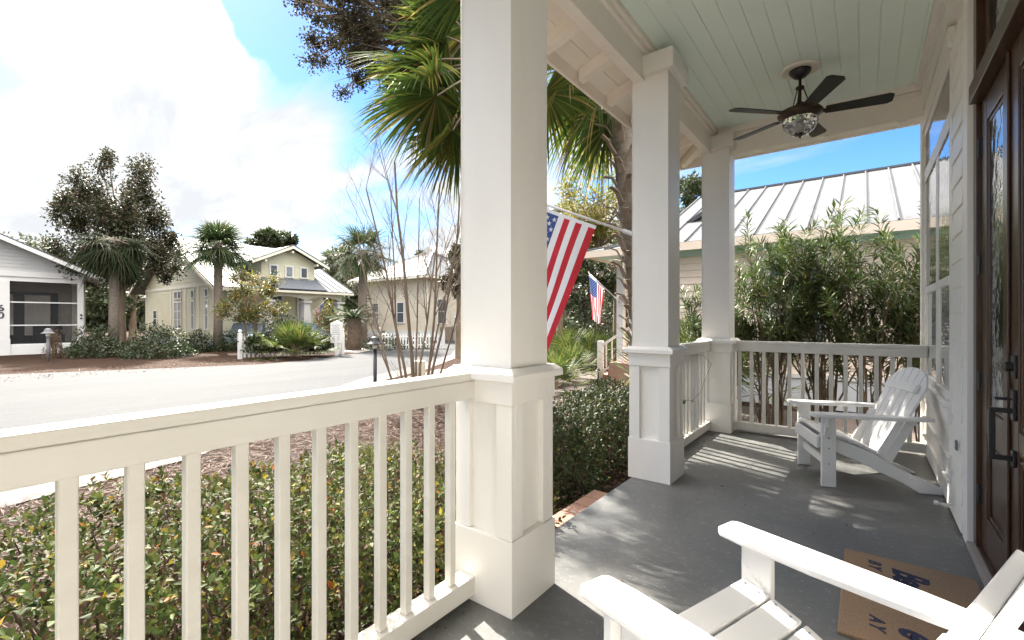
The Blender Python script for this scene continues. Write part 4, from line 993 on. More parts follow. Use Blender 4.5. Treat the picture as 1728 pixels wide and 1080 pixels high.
# ------------------------------------------------------------------ oleanders at the porch end
def oleander(x, y, h, spread, nst, label, seed):
    random.seed(seed); t = empty('oleander', (x,y,GZ), label, 'shrub', 'oleanders behind the end railing'); w = MB(); P = []; D = []
    def whorls(p0, p1, n, k):
        for i in range(n):
            s = i/n; c = p0.lerp(p1, s); ax = (p1-p0).normalized()
            for j in range(k):
                a = random.uniform(0,6.28); q = Vector(rdir(1)[0]); q = (q-ax*q.dot(ax)).normalized(); P.append(c); D.append(q*.85+ax*random.uniform(.3,1.2))
    for i in range(nst):
        a = random.uniform(0,6.28); sp = random.uniform(.1,1)*spread; hh = h*random.uniform(.72,1.03)*(1-.18*sp/spread)
        b = Vector((math.cos(a)*.12,math.sin(a)*.12,0)); e = Vector((math.cos(a)*sp,math.sin(a)*sp*.6,hh*random.choice((1,.96,.9,.8,.68))))
        pts = [b]
        for k in range(1,7):
            s = k/6; pts.append(b.lerp(e, s)+Vector((-math.cos(a)*.25*sp*math.sin(s*3.1),-math.sin(a)*.25*sp*math.sin(s*3.1),0))+Vector((random.gauss(0,.03),random.gauss(0,.03),0)))
        r0 = random.uniform(.010,.022); w.tube(pts, [r0*(1-.75*k/6) for k in range(7)], 6, False)
        whorls(pts[4].lerp(pts[5],.5), pts[6]+Vector((0,0,.12)), 15, 5)
        for k in range(4):
            s0 = random.uniform(.38,.92); ii = int(s0*6); p = pts[ii].lerp(pts[min(ii+1,6)], s0*6-ii); a2 = random.uniform(0,6.28)
            q = p+Vector((math.cos(a2)*.32,math.sin(a2)*.32,random.uniform(.25,.55))); w.tube([p, p.lerp(q,.5)+Vector((0,0,-.03)), q], [r0*.4,r0*.3,.003], 4, False); whorls(p.lerp(q,.55), q, 7, 4)
    w.build('stems', 'oleander_bark', t, smooth=True)
    P = np.array([tuple(p) for p in P]); D = np.array([tuple(p) for p in D]); n = len(P)
    leaf_mesh('foliage', P, D, rdir(n)*.5+np.array([0,0,1]), RNG.uniform(.11,.19,n), RNG.uniform(.015,.023,n), 'oleander_leaf', t, .3, .12)
oleander(-1.0, 7.1, 3.4, .85, 24, 'oleander right against the far column, leftmost of the row', 31)
oleander(-.42, 7.35, 3.5, .9, 22, 'tall oleander left of the chair back, tallest of the row', 32)
oleander(.10, 7.05, 3.3, .85, 20, 'oleander behind the far chair, dense dark top', 33)
oleander(.62, 7.3, 3.35, .85, 20, 'oleander with brownish tips beside the house corner', 34)
oleander(-1.85, 7.5, 2.6, .6, 12, 'oleander seen between the middle and far columns', 35)
# ivy sprig on the second railing
v = MB(); pts = [(-1.40,4.6,.52),(-1.36,4.75,.50),(-1.34,4.95,.56),(-1.36,5.2,.66),(-1.33,5.33,.82),(-1.38,5.2,.92),(-1.42,4.95,.93)]
v.tube(pts, .0025, 5); vo = v.build('vine_sprig', 'oleander_bark'); tag(vo, 'thin trailing vine looped on the railing beyond the middle column', 'vine')
P = np.array([(-1.40,4.6,.52),(-1.39,4.63,.52),(-1.37,4.72,.50),(-1.42,4.05,.10),(-1.41,4.08,.12),(-1.42,4.02,.14),(-1.40,4.1,.09),(-1.42,4.06,.07),(-1.41,4.0,.1)]); n = len(P)
leaf_mesh('leaves', P, rdir(n), rdir(n)+np.array([1,0,.5]), np.full(n,.07), np.full(n,.035), 'vine_leaf', vo)

# ------------------------------------------------------------------ houses
def clap(mb, o, ud, nd, z0, z1, left, right, pitch=.17):
    """lap siding: left(z), right(z) give the extent along ud at height z"""
    o, ud, nd = Vector(o), Vector(ud), Vector(nd); z = z0
    while z < z1-.005:
        zt = min(z+pitch, z1); a0, b0 = left(z), right(z); a1, b1 = left(zt), right(zt)
        if b0-a0 > .02:
            A = o+ud*a0+nd*.022; B = o+ud*b0+nd*.022; Cc = o+ud*max(b1,a1)+nd*.004; Dd = o+ud*a1+nd*.004
            for p, zz in ((A,z),(B,z),(Cc,zt),(Dd,zt)): p.z = zz
            A2 = o+ud*a0+nd*.0; A2.z = z; B2 = o+ud*b0; B2.z = z
            mb.add([A,B,Cc,Dd,A2,B2], [(0,1,2,3),(4,5,1,0)])
        z += pitch
def window(parent, c, ud, nd, w, h, pane='pane_far', trim='house_white', cols=1, rows=2, tw=.09):
    c, ud, nd = Vector(c), Vector(ud), Vector(nd); up = Vector((0,0,1)); m = MB()
    def bar(u0,u1,v0,v1,d0=.02,d1=.07):
        m.prism([c+ud*u0+up*v0+nd*d0, c+ud*u1+up*v0+nd*d0, c+ud*u1+up*v1+nd*d0, c+ud*u0+up*v1+nd*d0], nd*(d1-d0))
    bar(-w/2-tw,-w/2,-h/2,h/2); bar(w/2,w/2+tw,-h/2,h/2); bar(-w/2-tw-.03,w/2+tw+.03,h/2,h/2+tw); bar(-w/2-tw-.03,w/2+tw+.03,-h/2-tw*.8,-h/2,.02,.1)
    for i in range(1,cols): bar(-w/2+w*i/cols-.015,-w/2+w*i/cols+.015,-h/2,h/2,.03,.055)
    for i in range(1,rows): bar(-w/2,w/2,-h/2+h*i/rows-.022,-h/2+h*i/rows+.022,.03,.06)
    o = m.build('window', trim, parent)
    p = MB(); p.prism([c+ud*(-w/2)+up*(-h/2)+nd*.026, c+ud*(w/2)+up*(-h/2)+nd*.026, c+ud*(w/2)+up*(h/2)+nd*.026, c+ud*(-w/2)+up*(h/2)+nd*.026], nd*.012)
    p.build('pane', pane, o); return o
def roof_plane(m, A, B, Cc, Dd, sp=.45, th=.05, rib=.035):
    """A,B eave corners; D above A, C above B. seams run up the slope"""
    A,B,Cc,Dd = map(Vector,(A,B,Cc,Dd)); n = (B-A).cross(Dd-A).normalized()
    if n.z < 0: n = -n
    m.prism([A,B,Cc,Dd], n*th)
    k = max(1,int((B-A).length/sp))
    for i in range(k+1):
        s = i/k; a = A.lerp(B,s); b = Dd.lerp(Cc,s)
        m.beam(a+n*(th+rib/2), b+n*(th+rib/2), .025, rib, up=n)
X1, Y1 = Vector((1,0,0)), Vector((0,1,0))
# --- grey screened house, number 60
h60 = empty('screened_house', (-32,3,GZ), 'pale grey gabled house with a dark screened porch and the number 60', 'house')
def loc(p, o): return Vector(p)-Vector(o)
O6 = Vector((-32,3,GZ)); fx6 = -31.9
def b6(name, mat, parent=h60, bevel=0, m=None): return m.build(name, mat, parent, bevel, xf=Matrix.Translation(-O6))
Yr = 5.55; Yl = -5.5; pk_y = (Yr+Yl)/2; ez = 3.42; sl = .477
m = MB(); clap(m, (fx6-.03,0,0), Y1, X1, 3.62, 6.6, lambda z: pk_y-max(0,(ez+sl*(Yr+.7-pk_y)-z)/sl), lambda z: pk_y+max(0,(ez+sl*(Yr+.7-pk_y)-z)/sl)); b6('gable_wall', 'grey_siding', m=m)
m = MB(); m.box(fx6-.1, fx6+.06, Yl-.05, Yr+.03, 3.36, 3.62); m.box(fx6-.08,fx6+.0,Yl,Yr,3.14,3.36); m.box(fx6-.1,fx6+.04,Yl,Yr,GZ,.10)
posts = [Yr-.22, 2.55, -.9, -4.3]
for y in posts: m.box(fx6-.12, fx6+.05, y-.01, y+.42 if y != posts[0] else Yr, .1, 3.14); m.box(fx6-.14,fx6+.07,y-.03,(y+.44) if y != posts[0] else Yr+.02, GZ, .42)
for z in (1.02, 2.12): m.box(fx6-.06, fx6+.0, Yl, Yr-.22, z, z+.055)
m.box(fx6-.06,fx6+.0,Yl,Yr-.22,.10,.16)
b6('porch_frame', 'house_white', m=m)
m = MB(); m.box(fx6-.045, fx6-.043, Yl, Yr-.22, .16, 3.14); b6('screen', 'insect_screen', m=m)
m = MB(); m.box(fx6-2.9, fx6-2.8, Yl, Yr, GZ, 3.6); b6('back_wall', 'interior_tan', m=m)
m = MB(); m.box(fx6-2.8, fx6-.1, Yl, Yr, GZ, .12); m.box(fx6-2.8,fx6-.1,Yl,Yr,3.36,3.5); b6('porch_floor', 'interior_dark', m=m)
m = MB(); m.box(fx6-2.79, fx6-2.7, 2.2, 5.0, .13, 2.75); b6('french_door', 'black_paint', m=m)
m = MB(); m.box(fx6-2.699,fx6-2.69,2.45,3.35,.5,2.6); m.box(fx6-2.699,fx6-2.69,3.75,4.7,.5,2.6); b6('french_door_glass', 'curtain', m=m)
m = MB(); m.box(fx6-2.2,fx6-1.6,4.0,5.1,.13,.55); m.box(fx6-2.3,fx6-2.2,4.0,5.1,.13,1.05); m.box(fx6-2.0,fx6-1.4,2.5,3.3,.5,.56)
for (a_,b_) in ((2.55,-1.95),(3.2,-1.95),(2.55,-1.45),(3.2,-1.45)): m.box(fx6+b_-.02,fx6+b_+.02,a_-.02,a_+.02,.13,.5)
b6('porch_bench', 'black_paint', m=m)
m = MB(); ridge = ez+sl*(Yr+.7-pk_y)
for s, ye in ((1,Yr+.75),(-1,Yl-.75)):
    roof_plane(m, (fx6+.75,ye,ez-.05),(fx6-14,ye,ez-.05),(fx6-14,pk_y,ridge+.0),(fx6+.75,pk_y,ridge+.0), .5)
b6('roof', 'metal_roof', m=m)
m = MB()
for ye in (Yr+.75, Yl-.75):
    m.prism([(fx6+.72,ye,ez-.22),(fx6+.72,pk_y,ridge-.17),(fx6+.72,pk_y,ridge+.03),(fx6+.72,ye,ez-.02)], (.05,0,0))
m.box(fx6-13.9, fx6+.70, Yr+.68, Yr+.72, ez-.2, ez-.06); m.prism([(fx6-13.9,Yr+.03,ez+.1),(fx6-13.9,Yr+.67,ez-.12),(fx6-13.9,Yr+.67,ez-.10),(fx6-13.9,Yr+.03,ez+.14)], (14.5,0,0))
b6('fascia', 'house_white', m=m)
m = MB(); m.box(fx6-13.5, fx6-3.0, Yl, Yr-.02, GZ, 3.5); b6('body', 'cream_siding', m=m)
m = MB(); m.box(fx6-4.6, fx6-2.7, Yr+.0, Yr+.55, GZ, 3.2); m.box(fx6-4.7,fx6-4.5,Yr,Yr+.62,GZ,3.2); b6('side_bay', 'yellow_trim', m=m)
w_ = window(h60, loc((fx6,1.55,4.45),O6), Y1, X1, .8, 1.1, cols=2, rows=2)
def sign_text(body, size, pos, parent, mat='black_paint'):
    return text(body, size, *pos, 'house_number', parent, mat, (R(90),0,R(90)), 0, .006, .01, 1.2)
for ch, z in (('6',1.72),('0',1.38)): sign_text(ch, .42, tuple(loc((fx6+.062, 2.555, z),O6)), h60)
m = MB()
for z in (1.35,1.52): m.lathe([(0,0),(.03,.0),(.05,.04),(.03,.08),(0,.08)], (fx6+.08,Yr-.1,z), 8)
b6('porch_sconce', 'black_paint', m=m)

# --- yellow house
OY = Vector((-30.5,14,GZ)); yel = empty('yellow_house', OY, 'pale yellow cottage with a metal roof, gabled dormer and arched porch', 'house')
def bY(name, mat, m, smooth=False): return m.build(name, mat, yel, 0, smooth, xf=Matrix.Translation(-OY))
gy, rx, rz_, ex, ez2 = 11.1, -36.7, 6.85, -28.6, 3.15; s1 = (rz_-ez2)/(ex-rx); bx0 = -43.4
gl_ = lambda z: rx-(max(0,(rz_-.12-z))/s1); gr_ = lambda z: rx+(max(0,(rz_-.12-z))/s1)
m = MB(); clap(m, (0,gy,0), X1, -Y1, 3.55, 6.7, lambda z: max(bx0,gl_(z)), lambda z: min(-30.5,gr_(z)), .2)
clap(m, (0,gy,0), X1, -Y1, .1, 3.4, lambda z: bx0, lambda z: -30.5, .2)
clap(m, (-30.5,0,0), Y1, X1, .1, 3.4, lambda z: gy, lambda z: 13.3, .2); clap(m, (-31.6,0,0), Y1, X1, .1, 3.6, lambda z: 13.3, lambda z: 18.6, .2)
m.box(bx0, -30.52, gy+.005, 13.3, GZ, 3.5); m.box(bx0, -31.62, 13.3, 18.6, GZ, 3.5)
m.prism([(bx0,gy+.01,3.4),(-30.52,gy+.01,3.4),(-30.52,gy+.01,3.9),(rx,gy+.01,rz_-.2),(bx0,gy+.01,3.9)], (0,7.5,0))
bY('wall', 'yellow_siding', m)
m = MB(); m.box(bx0-.05,-30.42,gy-.05,gy-.0,3.38,3.56)
bY('frieze_board', 'yellow_trim', m)
for x in (bx0+.1,-37.9,-35.2,-33.0,-30.62): bY('trim_board', 'yellow_trim', MB().box(x-.09,x+.09,gy-.045,gy-.02,GZ+.4,3.38))
bY('corner_board', 'yellow_trim', MB().box(-30.49,-30.42,gy-.05,gy+.2,GZ,3.38))
m = MB(); m.box(bx0-.02,-30.4,gy-.06,gy-.004,GZ,.1); m.box(-30.5,-29.0,13.3,18.7,GZ,.25); m.box(-31.6,-30.5,13.3,18.7,GZ,.25); bY('foundation', 'grey_foundation', m)
m = MB(); roof_plane(m, (ex,gy-.8,ez2),(ex,19.1,ez2),(rx,19.1,rz_),(rx,gy-.8,rz_), .5); roof_plane(m, (bx0-1.2,gy-.8,rz_-s1*(rx-bx0+1.2)),(bx0-1.2,19.1,rz_-s1*(rx-bx0+1.2)),(rx,19.1,rz_),(rx,gy-.8,rz_), .5)
# dormer roof
dy0, dy1, dxf = 13.5, 17.0, -30.0; dm = (dy0+dy1)/2; dz = 6.1; de = 4.95
xr = rx+(rz_-dz)/s1
for s, ye in ((-1,dy0-.75),(1,dy1+.75)):
    A = (dxf+.6, ye, de-.05); D_ = (dxf+.6, dm, dz); Cc = (xr-.5, dm, dz); xe = rx+(rz_-(de-.05))/s1
    roof_plane(m, A, (xe,ye,de-.05), Cc, D_, .5)
bY('roof', 'metal_roof', m)
m = MB(); roof_plane(m, (-28.55,dy0-.1,3.24),(-28.55,dy1+.1,3.24),(-30.0,dy1+.1,3.86+.12),(-30.0,dy0-.1,3.86+.12), 99, .03, .01); bY('porch_shingles', 'slate_shingle', m)
m = MB(); ds = (dz-de)/(dm-dy0+.75)
clap(m, (dxf,0,0), Y1, X1, 3.9, dz-.15, lambda z: max(dy0, dm-max(0,(dz-.1-z)/ds)), lambda z: min(dy1, dm+max(0,(dz-.1-z)/ds)), .18)
m.prism([(dxf-.01,dy0,3.7),(dxf-.01,dy1,3.7),(dxf-.01,dy1,de+.1),(dxf-.01,dm,dz-.2),(dxf-.01,dy0,de+.1)], (-3,0,0))
bY('dormer_wall', 'yellow_siding', m)
m = MB()
for s, ye in ((-1,dy0-.78),(1,dy1+.78)): m.prism([(dxf+.55,ye,de-.2),(dxf+.55,dm,dz-.17),(dxf+.55,dm,dz-.0),(dxf+.55,ye,de-.03)], (.06,0,0))
for ye in (dy0+.05, dm, dy1-.05): m.box(dxf+.02, dxf+.55, ye-.05, ye+.05, de-.12+(.8 if ye==dm else .1), de+(.82 if ye==dm else .12))
m.box(ex-.05,ex+.02,gy-.8,19.1,ez2-.13,ez2+.0)
for s in (0,):
    m.prism([(ex,gy-.8,ez2-.16),(rx,gy-.8,rz_-.16),(rx,gy-.8,rz_-.0),(ex,gy-.8,ez2-.0)], (0,-.05,0)); m.prism([(bx0-1.2,gy-.8,rz_-s1*(rx-bx0+1.2)-.16),(rx,gy-.8,rz_-.16),(rx,gy-.8,rz_-.0),(bx0-1.2,gy-.8,rz_-s1*(rx-bx0+1.2))], (0,-.05,0))
    m.prism([(ex,19.1,ez2-.16),(rx,19.1,rz_-.16),(rx,19.1,rz_-.0),(ex,19.1,ez2-.0)], (0,.05,0))
for k in range(5):
    q = k/4; x_ = rx+(ex-rx)*q; z_ = rz_-s1*(x_-rx)-.12
    m.beam((x_,gy-.78,z_-.02),(x_,gy-.0,z_-.02),.1,.12)
bY('fascia', 'yellow_trim', m)
# porch arcade
m = MB()
def arch(y0, y1):
    n = 12; P = [(-29.1,y0,3.12),(-29.1,y0,2.55)]
    for i in range(n+1):
        s = i/n; P.append((-29.1, y0+(y1-y0)*s, 2.55+.28*math.sin(math.pi*s)**.7))
    P += [(-29.1,y1,3.12)]
    m.prism(P[:1]+P[2:], (-.2,0,0))
arch(13.4,15.95); arch(15.95,18.5); m.box(-29.25,-28.9,13.3,13.5,2.5,3.13); bY('porch_arches', 'yellow_trim', m)
def tcol(y, par):
    m = MB(); a, b = .30, .20
    A = [(-29.2-a,y-a,.25),(-29.2+a,y-a,.25),(-29.2+a,y+a,.25),(-29.2-a,y+a,.25)]; B = [(-29.2-b,y-b,2.42),(-29.2+b,y-b,2.42),(-29.2+b,y+b,2.42),(-29.2-b,y+b,2.42)]
    m.add(A+B, [(3,2,1,0),(4,5,6,7)]+[(i,(i+1)%4,(i+1)%4+4,i+4) for i in range(4)]); m.box(-29.5,-28.9,y-.3,y+.3,2.42,2.56); bY('porch_column', 'grey_siding', m)
for y in (13.55,15.95,18.35): tcol(y, yel)
m = MB(); m.box(-31.6,-29.0,13.3,18.6,3.1,3.12); bY('porch_ceiling', 'yellow_trim', m)
for yy_ in (15.2,17.0,):
    window(yel, loc((-31.55,yy_,1.45),OY), Y1, X1, .62, 2.0, 'pane_curtain'); window(yel, loc((-31.55,yy_,2.78),OY), Y1, X1, .62, .28, cols=2, rows=1)
window(yel, loc((-31.55,14.0,1.45),OY), Y1, X1, .7, 2.1, 'pane_curtain')
for yy_ in (14.25,15.25,16.25): window(yel, loc((dxf+.0,yy_,4.45),OY), Y1, X1, .38, .62, 'pane_far', rows=1)
for xx in (-31.4,-33.6):
    window(yel, loc((xx-.3,gy,1.6),OY), X1, -Y1, .42, 1.7, 'pane_curtain'); window(yel, loc((xx-.3,gy,2.95),OY), X1, -Y1, .42, .42, rows=1)
for xx in (-36.2,-36.9): window(yel, loc((xx,gy,1.6),OY), X1, -Y1, .5, 1.7, 'pane_curtain', cols=2, rows=3); window(yel, loc((xx,gy,2.95),OY), X1, -Y1, .5, .42, cols=2, rows=1)
window(yel, loc((-41.2,gy,1.4),OY), X1, -Y1, .7, 1.1)
m = MB(); m.box(-43.4-5, -43.4, gy+1.5, gy+7, GZ, 3.2); bY('side_wing', 'yellow_siding', m)
m = MB(); m.prism([(-43.2,gy+1,3.1),(-49,gy+1,3.1),(-49,gy+4.2,4.6),(-43.2,gy+4.2,4.6)], (0,0,.06)); bY('wing_roof', 'metal_roof', m)
m = MB(); m.box(-31.5,-31.3,14.55,14.8,1.9,2.2); bY('porch_lantern', 'dark_bronze', m)
flag('flag', (-28.95,16.35,1.9), (-28.2,16.9,2.75), .18, .8, 1.3, 'small american flag hanging limp from a pole on the yellow house porch', drop=(0.02,0,-1), fold=.09, squeeze=.55)

# --- white-roofed house on the right
OW = Vector((-27,24.6,GZ)); wh = empty('tan_house', OW, 'tan house with bright metal roof and white front stairs behind the bare stems', 'house')
def bW(name, mat, m): return m.build(name, mat, wh, 0, xf=Matrix.Translation(-OW))
cx_, cy_ = -27.1, 24.6; wz = 4.75
m = MB(); clap(m, (0,cy_,0), X1, -Y1, .4, wz, lambda z: -36, lambda z: cx_, .2); clap(m, (cx_,0,0), Y1, X1, .4, wz, lambda z: cy_, lambda z: 33, .2); m.box(-36,cx_-.01,cy_+.01,33,GZ,wz); bW('wall', 'cream_siding', m)
m = MB(); m.box(-36.02,cx_+.03,cy_-.03,33,GZ,.4); bW('foundation', 'grey_foundation', m)
m = MB(); e = .7; rzw = 7.5; c1_, c2_ = (-31.5,29), (-31.5,29)
P0, P1, P2, P3 = (-36.7,cy_-e,wz-.05), (cx_+e,cy_-e,wz-.05), (cx_+e,33.7,wz-.05), (-36.7,33.7,wz-.05)
T = (-31.5,29.0,rzw); roof_plane(m, P0, P1, (-31.0,29,rzw), (-32.0,29,rzw), .9); roof_plane(m, P1, P2, (-31.5,29.3,rzw), (-31.5,28.7,rzw), .9)
bW('roof', 'metal_roof', m)
m = MB(); m.box(-36.7,cx_+e,cy_-e-.04,cy_-e,wz-.22,wz-.05); m.box(cx_+e,cx_+e+.04,cy_-e-.04,33.7,wz-.22,wz-.05); m.box(-36.7,cx_+e,cy_-e,cy_,wz-.10,wz-.06); m.box(cx_,cx_+e,cy_,33.7,wz-.10,wz-.06)
m.box(cx_-.12,cx_+.03,cy_-.03,cy_+.12,.4,wz); bW('trim', 'yellow_trim', m)
m = MB(); m.prism([(-33.9,30,6.2),(-31.9,30,6.2),(-31.9,30,7.6),(-32.9,30,8.4),(-33.9,30,7.6)], (0,3,0)); bW('dormer', 'grey_siding', m)
window(wh, loc((-30.2,cy_,1.9),OW), X1, -Y1, .8, 1.6); window(wh, loc((-33.5,cy_,1.9),OW), X1, -Y1, .8, 1.6)
for y in (26.2,28.6,31.0): window(wh, loc((cx_,y,2.0),OW), Y1, X1, .9, 1.9)
m = MB(); m.box(cx_,cx_+1.2,26.0,29.5,GZ,.75)
for k in range(5): m.box(cx_+1.2+k*.3, cx_+1.5+k*.3, 26.4, 27.9, GZ, .62-k*.17)
bW('front_steps', 'weathered_wood', m)
m = MB()
for y in (26.4,27.9):
    m.beam((cx_+1.2,y,1.6),(cx_+2.7,y,.75),.07,.07); m.beam((cx_+1.2,y,.95),(cx_+2.7,y,.1),.05,.05)
    for k in range(9): x_ = cx_+1.25+k*.17; z_ = 1.6-.567*(x_-cx_-1.2); m.box(x_-.015,x_+.015,y-.015,y+.015,z_-.6,z_)
    m.box(cx_+2.65,cx_+2.77,y-.06,y+.06,GZ,.95); m.box(cx_+1.14,cx_+1.26,y-.06,y+.06,GZ,1.8)
for y in (26.0,28.9):
    pass
m.beam((cx_+1.2,27.9,1.6),(cx_+1.2,29.5,1.6),.07,.07)
for k in range(10): m.box(cx_+1.18,cx_+1.22,27.95+k*.16,27.98+k*.16,.78,1.6)
bW('stair_railing', 'house_white', m)

# --- neighbouring house beyond the oleanders
ON = Vector((0,10.3,GZ)); nb = empty('neighbour_house', ON, 'beige house with a standing seam metal roof beyond the oleanders', 'house')
def bN(name, mat, m, bevel=0): return m.build(name, mat, nb, bevel, xf=Matrix.Translation(-ON))
ny = 10.35; m = MB(); clap(m, (0,ny,0), X1, -Y1, .28, 2.9, lambda z: -3.6, lambda z: 9, .15); m.box(-3.6,9,ny+.005,18,GZ,2.95); bN('wall', 'beige_siding', m)
m = MB(); m.box(-3.6,9,ny-.05,ny-.0,GZ,.2); bN('foundation', 'grey_foundation', m)
m = MB(); m.box(-3.65,9,ny-.07,ny,.2,.28); m.box(-3.65,-3.5,ny-.04,ny,.28,2.9); bN('water_table', 'house_white', m)
nz, th = 2.9, .457; ye = 9.95; yr = 14.27; m = MB(); roof_plane(m, (-3.86,ye,nz),(9.5,ye,nz),(9.5,yr,nz+th*(yr-ye)),(-3.86,yr,nz+th*(yr-ye)), .42)
roof_plane(m, (-3.86,yr*2-ye,nz),(9.5,yr*2-ye,nz),(9.5,yr,nz+th*(yr-ye)),(-3.86,yr,nz+th*(yr-ye)), .42)
m.box(-3.86,9.5,yr-.05,yr+.05,nz+th*(yr-ye)+.05,nz+th*(yr-ye)+.1)
# hip of the front porch
px0 = -5.35; A = (px0,ye,nz); B = (-3.87,ye,nz); hh = nz+.28*1.5
roof_plane(m, A, B, (-3.87,ye+1.5,hh), (px0+1.47,ye+1.5,hh), .42); roof_plane(m, (px0,ye,nz),(px0,18,nz),(px0+1.47,16.5,hh),(px0+1.47,ye+1.5,hh), .42)
roof_plane(m, (px0+1.46,ye+1.5,hh),(px0+1.46,16.5,hh),(-3.0,16.5,hh+.5),(-3.0,ye+1.5,hh+.5), .42)
m.build('roof', 'metal_roof', nb, xf=Matrix.Translation(-ON))
m = MB(); m.box(-3.86,9.5,ye-.02,ye+.0,nz-.13,nz+.04); m.box(px0,-3.87,ye-.02,ye+.0,nz-.11,nz+.04); m.box(px0-.02,px0,ye-.02,18,nz-.11,nz+.04); bN('fascia', 'beige_siding', m)
m = MB(); m.box(px0+.01,9.4,ye+.01,ny-.01,nz-.06,nz-.02); m.box(px0+.01,-3.61,ny,17.9,nz-.06,nz-.02)
m.box(-3.86,9.4,ny-.03,ny-.005,nz-.22,nz-.061); bN('soffit', 'teal_paint', m)
window(nb, loc((-1.05,ny,1.55),ON), X1, -Y1, .85, 1.7, 'pane_far', cols=1, rows=2, tw=.12); window(nb, loc((2.5,ny,1.55),ON), X1, -Y1, .85, 1.7, 'pane_far', tw=.12)
m = MB()
for y in (10.9,13.6): m.box(-4.95,-4.78,y-.08,y+.08,.25,nz-.06)
bN('porch_post', 'house_white', m)
m = MB(); m.box(-5.05,-3.61,10.6,17,GZ,.25); bN('porch_deck', 'brick_step', m)
m = MB(); 
for k in range(3): m.box(-5.35-k*.28,-5.07-k*.28,11.75,13.3,GZ,.10-k*.16)
bN('porch_steps', 'brick_step', m)
for y in (11.75,13.3):
    m = MB()
    m.box(-5.92,-5.78,y-.07,y+.07,GZ,.72); m.box(-4.98,-4.86,y-.06,y+.06,.25,1.25)
    m.beam((-5.8,y,.60),(-4.9,y,1.16),.06,.06); m.beam((-5.8,y,-.12),(-4.9,y,.42),.05,.05)
    for k in range(5): x_ = -5.68+k*.17; z_ = .58+.622*(x_+5.8); m.box(x_-.016,x_+.016,y-.016,y+.016,z_-.66,z_)
    bN('stair_railing', 'house_white', m)
flag('flag', (-4.90,10.78,1.80), (-5.62,10.62,2.5), .46, .56, .95, 'smaller american flag drooping from the neighbouring porch post', drop=(-.04,0,-1), fold=.05, squeeze=.45)

# ------------------------------------------------------------------ street furniture
def lamp(u, d, hgt, label, mat, name='path_light', s=1.0):
    p = at(u,d,GZ); t = empty(name, p, label, 'path light', 'bollard path lights')
    MB().tube([(0,0,0),(0,0,hgt-.22*s)], .032*s, 14).build('post', mat, t, smooth=True)
    MB().lathe([(.001,hgt),(.03*s,hgt-.005),(.065*s,hgt-.02*s),(.072*s,hgt-.03*s),(.078*s,hgt-.07*s),(.10*s,hgt-.105*s),(.145*s,hgt-.13*s),(.15*s,hgt-.14*s),(.145*s,hgt-.142*s),(.0,hgt-.13*s)], (0,0,0), 24).build('shade', mat, t, smooth=True)
    MB().lathe([(.001,hgt-.13*s),(.045*s,hgt-.135*s),(.045*s,hgt-.2*s),(.034*s,hgt-.22*s),(.001,hgt-.221*s)], (0,0,0), 14).build('lens', 'curtain', t, smooth=True)
lamp(633, 8.2, 1.36, 'black bell-topped path light beside the bare crape myrtle', 'black_paint')
lamp(81, 18.5, 1.32, 'grey path light in front of the screened house', 'grey_post', s=1.5)
lamp(1009.5, 12.6, .34, 'tiny black path light at the foot of the neighbouring stair post', 'black_paint', s=.5)
# sign
p = gd(568, 600); sg = empty('sign_board', p, 'white pointed-top notice board on a post at the end of the picket fence', 'sign', rz=R(28))
MB().box(-.07,.07,-.07,.07,0,.95).build('post', 'house_white', sg, .01)
MB().prism([(-.29,-.05,.58),(.29,-.05,.58),(.29,-.05,1.50),(0,-.05,1.62),(-.29,-.05,1.50)], (0,.1,0)).build('panel', 'house_white', sg, .01)
m = MB()
for k, wd in enumerate((.20,.15,.2,.17,.2,.2,.14,.2,.18)): m.box(-wd, wd, -.056, -.051, 1.40-k*.085, 1.414-k*.085)
m.build('lettering', 'grey_post', sg)
# cars
def car(p, rz, body, label):
    t = empty('parked_car', p, label, 'car', 'cars parked across the street', rz)
    pr = [(-2.2,.35),(-2.25,.75),(-2.1,.92),(-1.6,.98),(1.0,.98),(1.9,.86),(2.2,.7),(2.22,.38),(1.9,.28),(-1.9,.28)]
    MB().prism([(x,-.86,z) for x,z in pr], (0,1.72,0)).build('body', body, t, .06)
    gp = [(-1.7,.97),(-1.15,1.42),(.1,1.46),(.95,.97)]
    MB().prism([(x,-.74,z) for x,z in gp], (0,1.48,0)).build('windows', 'pane_far', t, .04)
    MB().prism([(-1.2,-.70,1.40),(-1.1,-.70,1.475),(.05,-.70,1.485),(.16,-.70,1.42)], (0,1.4,0)).build('roof', body, t, .02)
    for x in (-1.35,1.35):
        for s in (-1,1):
            w = MB().tube([(x,s*.70,.32),(x,s*.9,.32)], .32, 20).build('wheel', 'tyre', t); MB().tube([(x,s*.901,.32),(x,s*.905,.32)], .19, 14).build('rim', 'steel', w)
    for s in (-1,1): MB().box(2.16,2.235,s*.62-.14,s*.62+.14,.58,.70).build('headlight', 'house_white', t, .02)
car(at(418,27.2,GZ), R(-35), 'car_silver', 'silver-blue car parked behind the small autumn tree')
car(at(512,26.5,GZ), R(20), 'car_dark', 'dark car showing low behind the palmetto and picket fence')
m = MB(); m.tube([(0,0,0),(0,0,.55)], .17, 16); o = m.build('utility_post', 'cream_siding', None, .02); o.location = at(707,12.5,GZ)
tag(o, 'short beige utility pedestal beyond the crape myrtle', 'utility box')

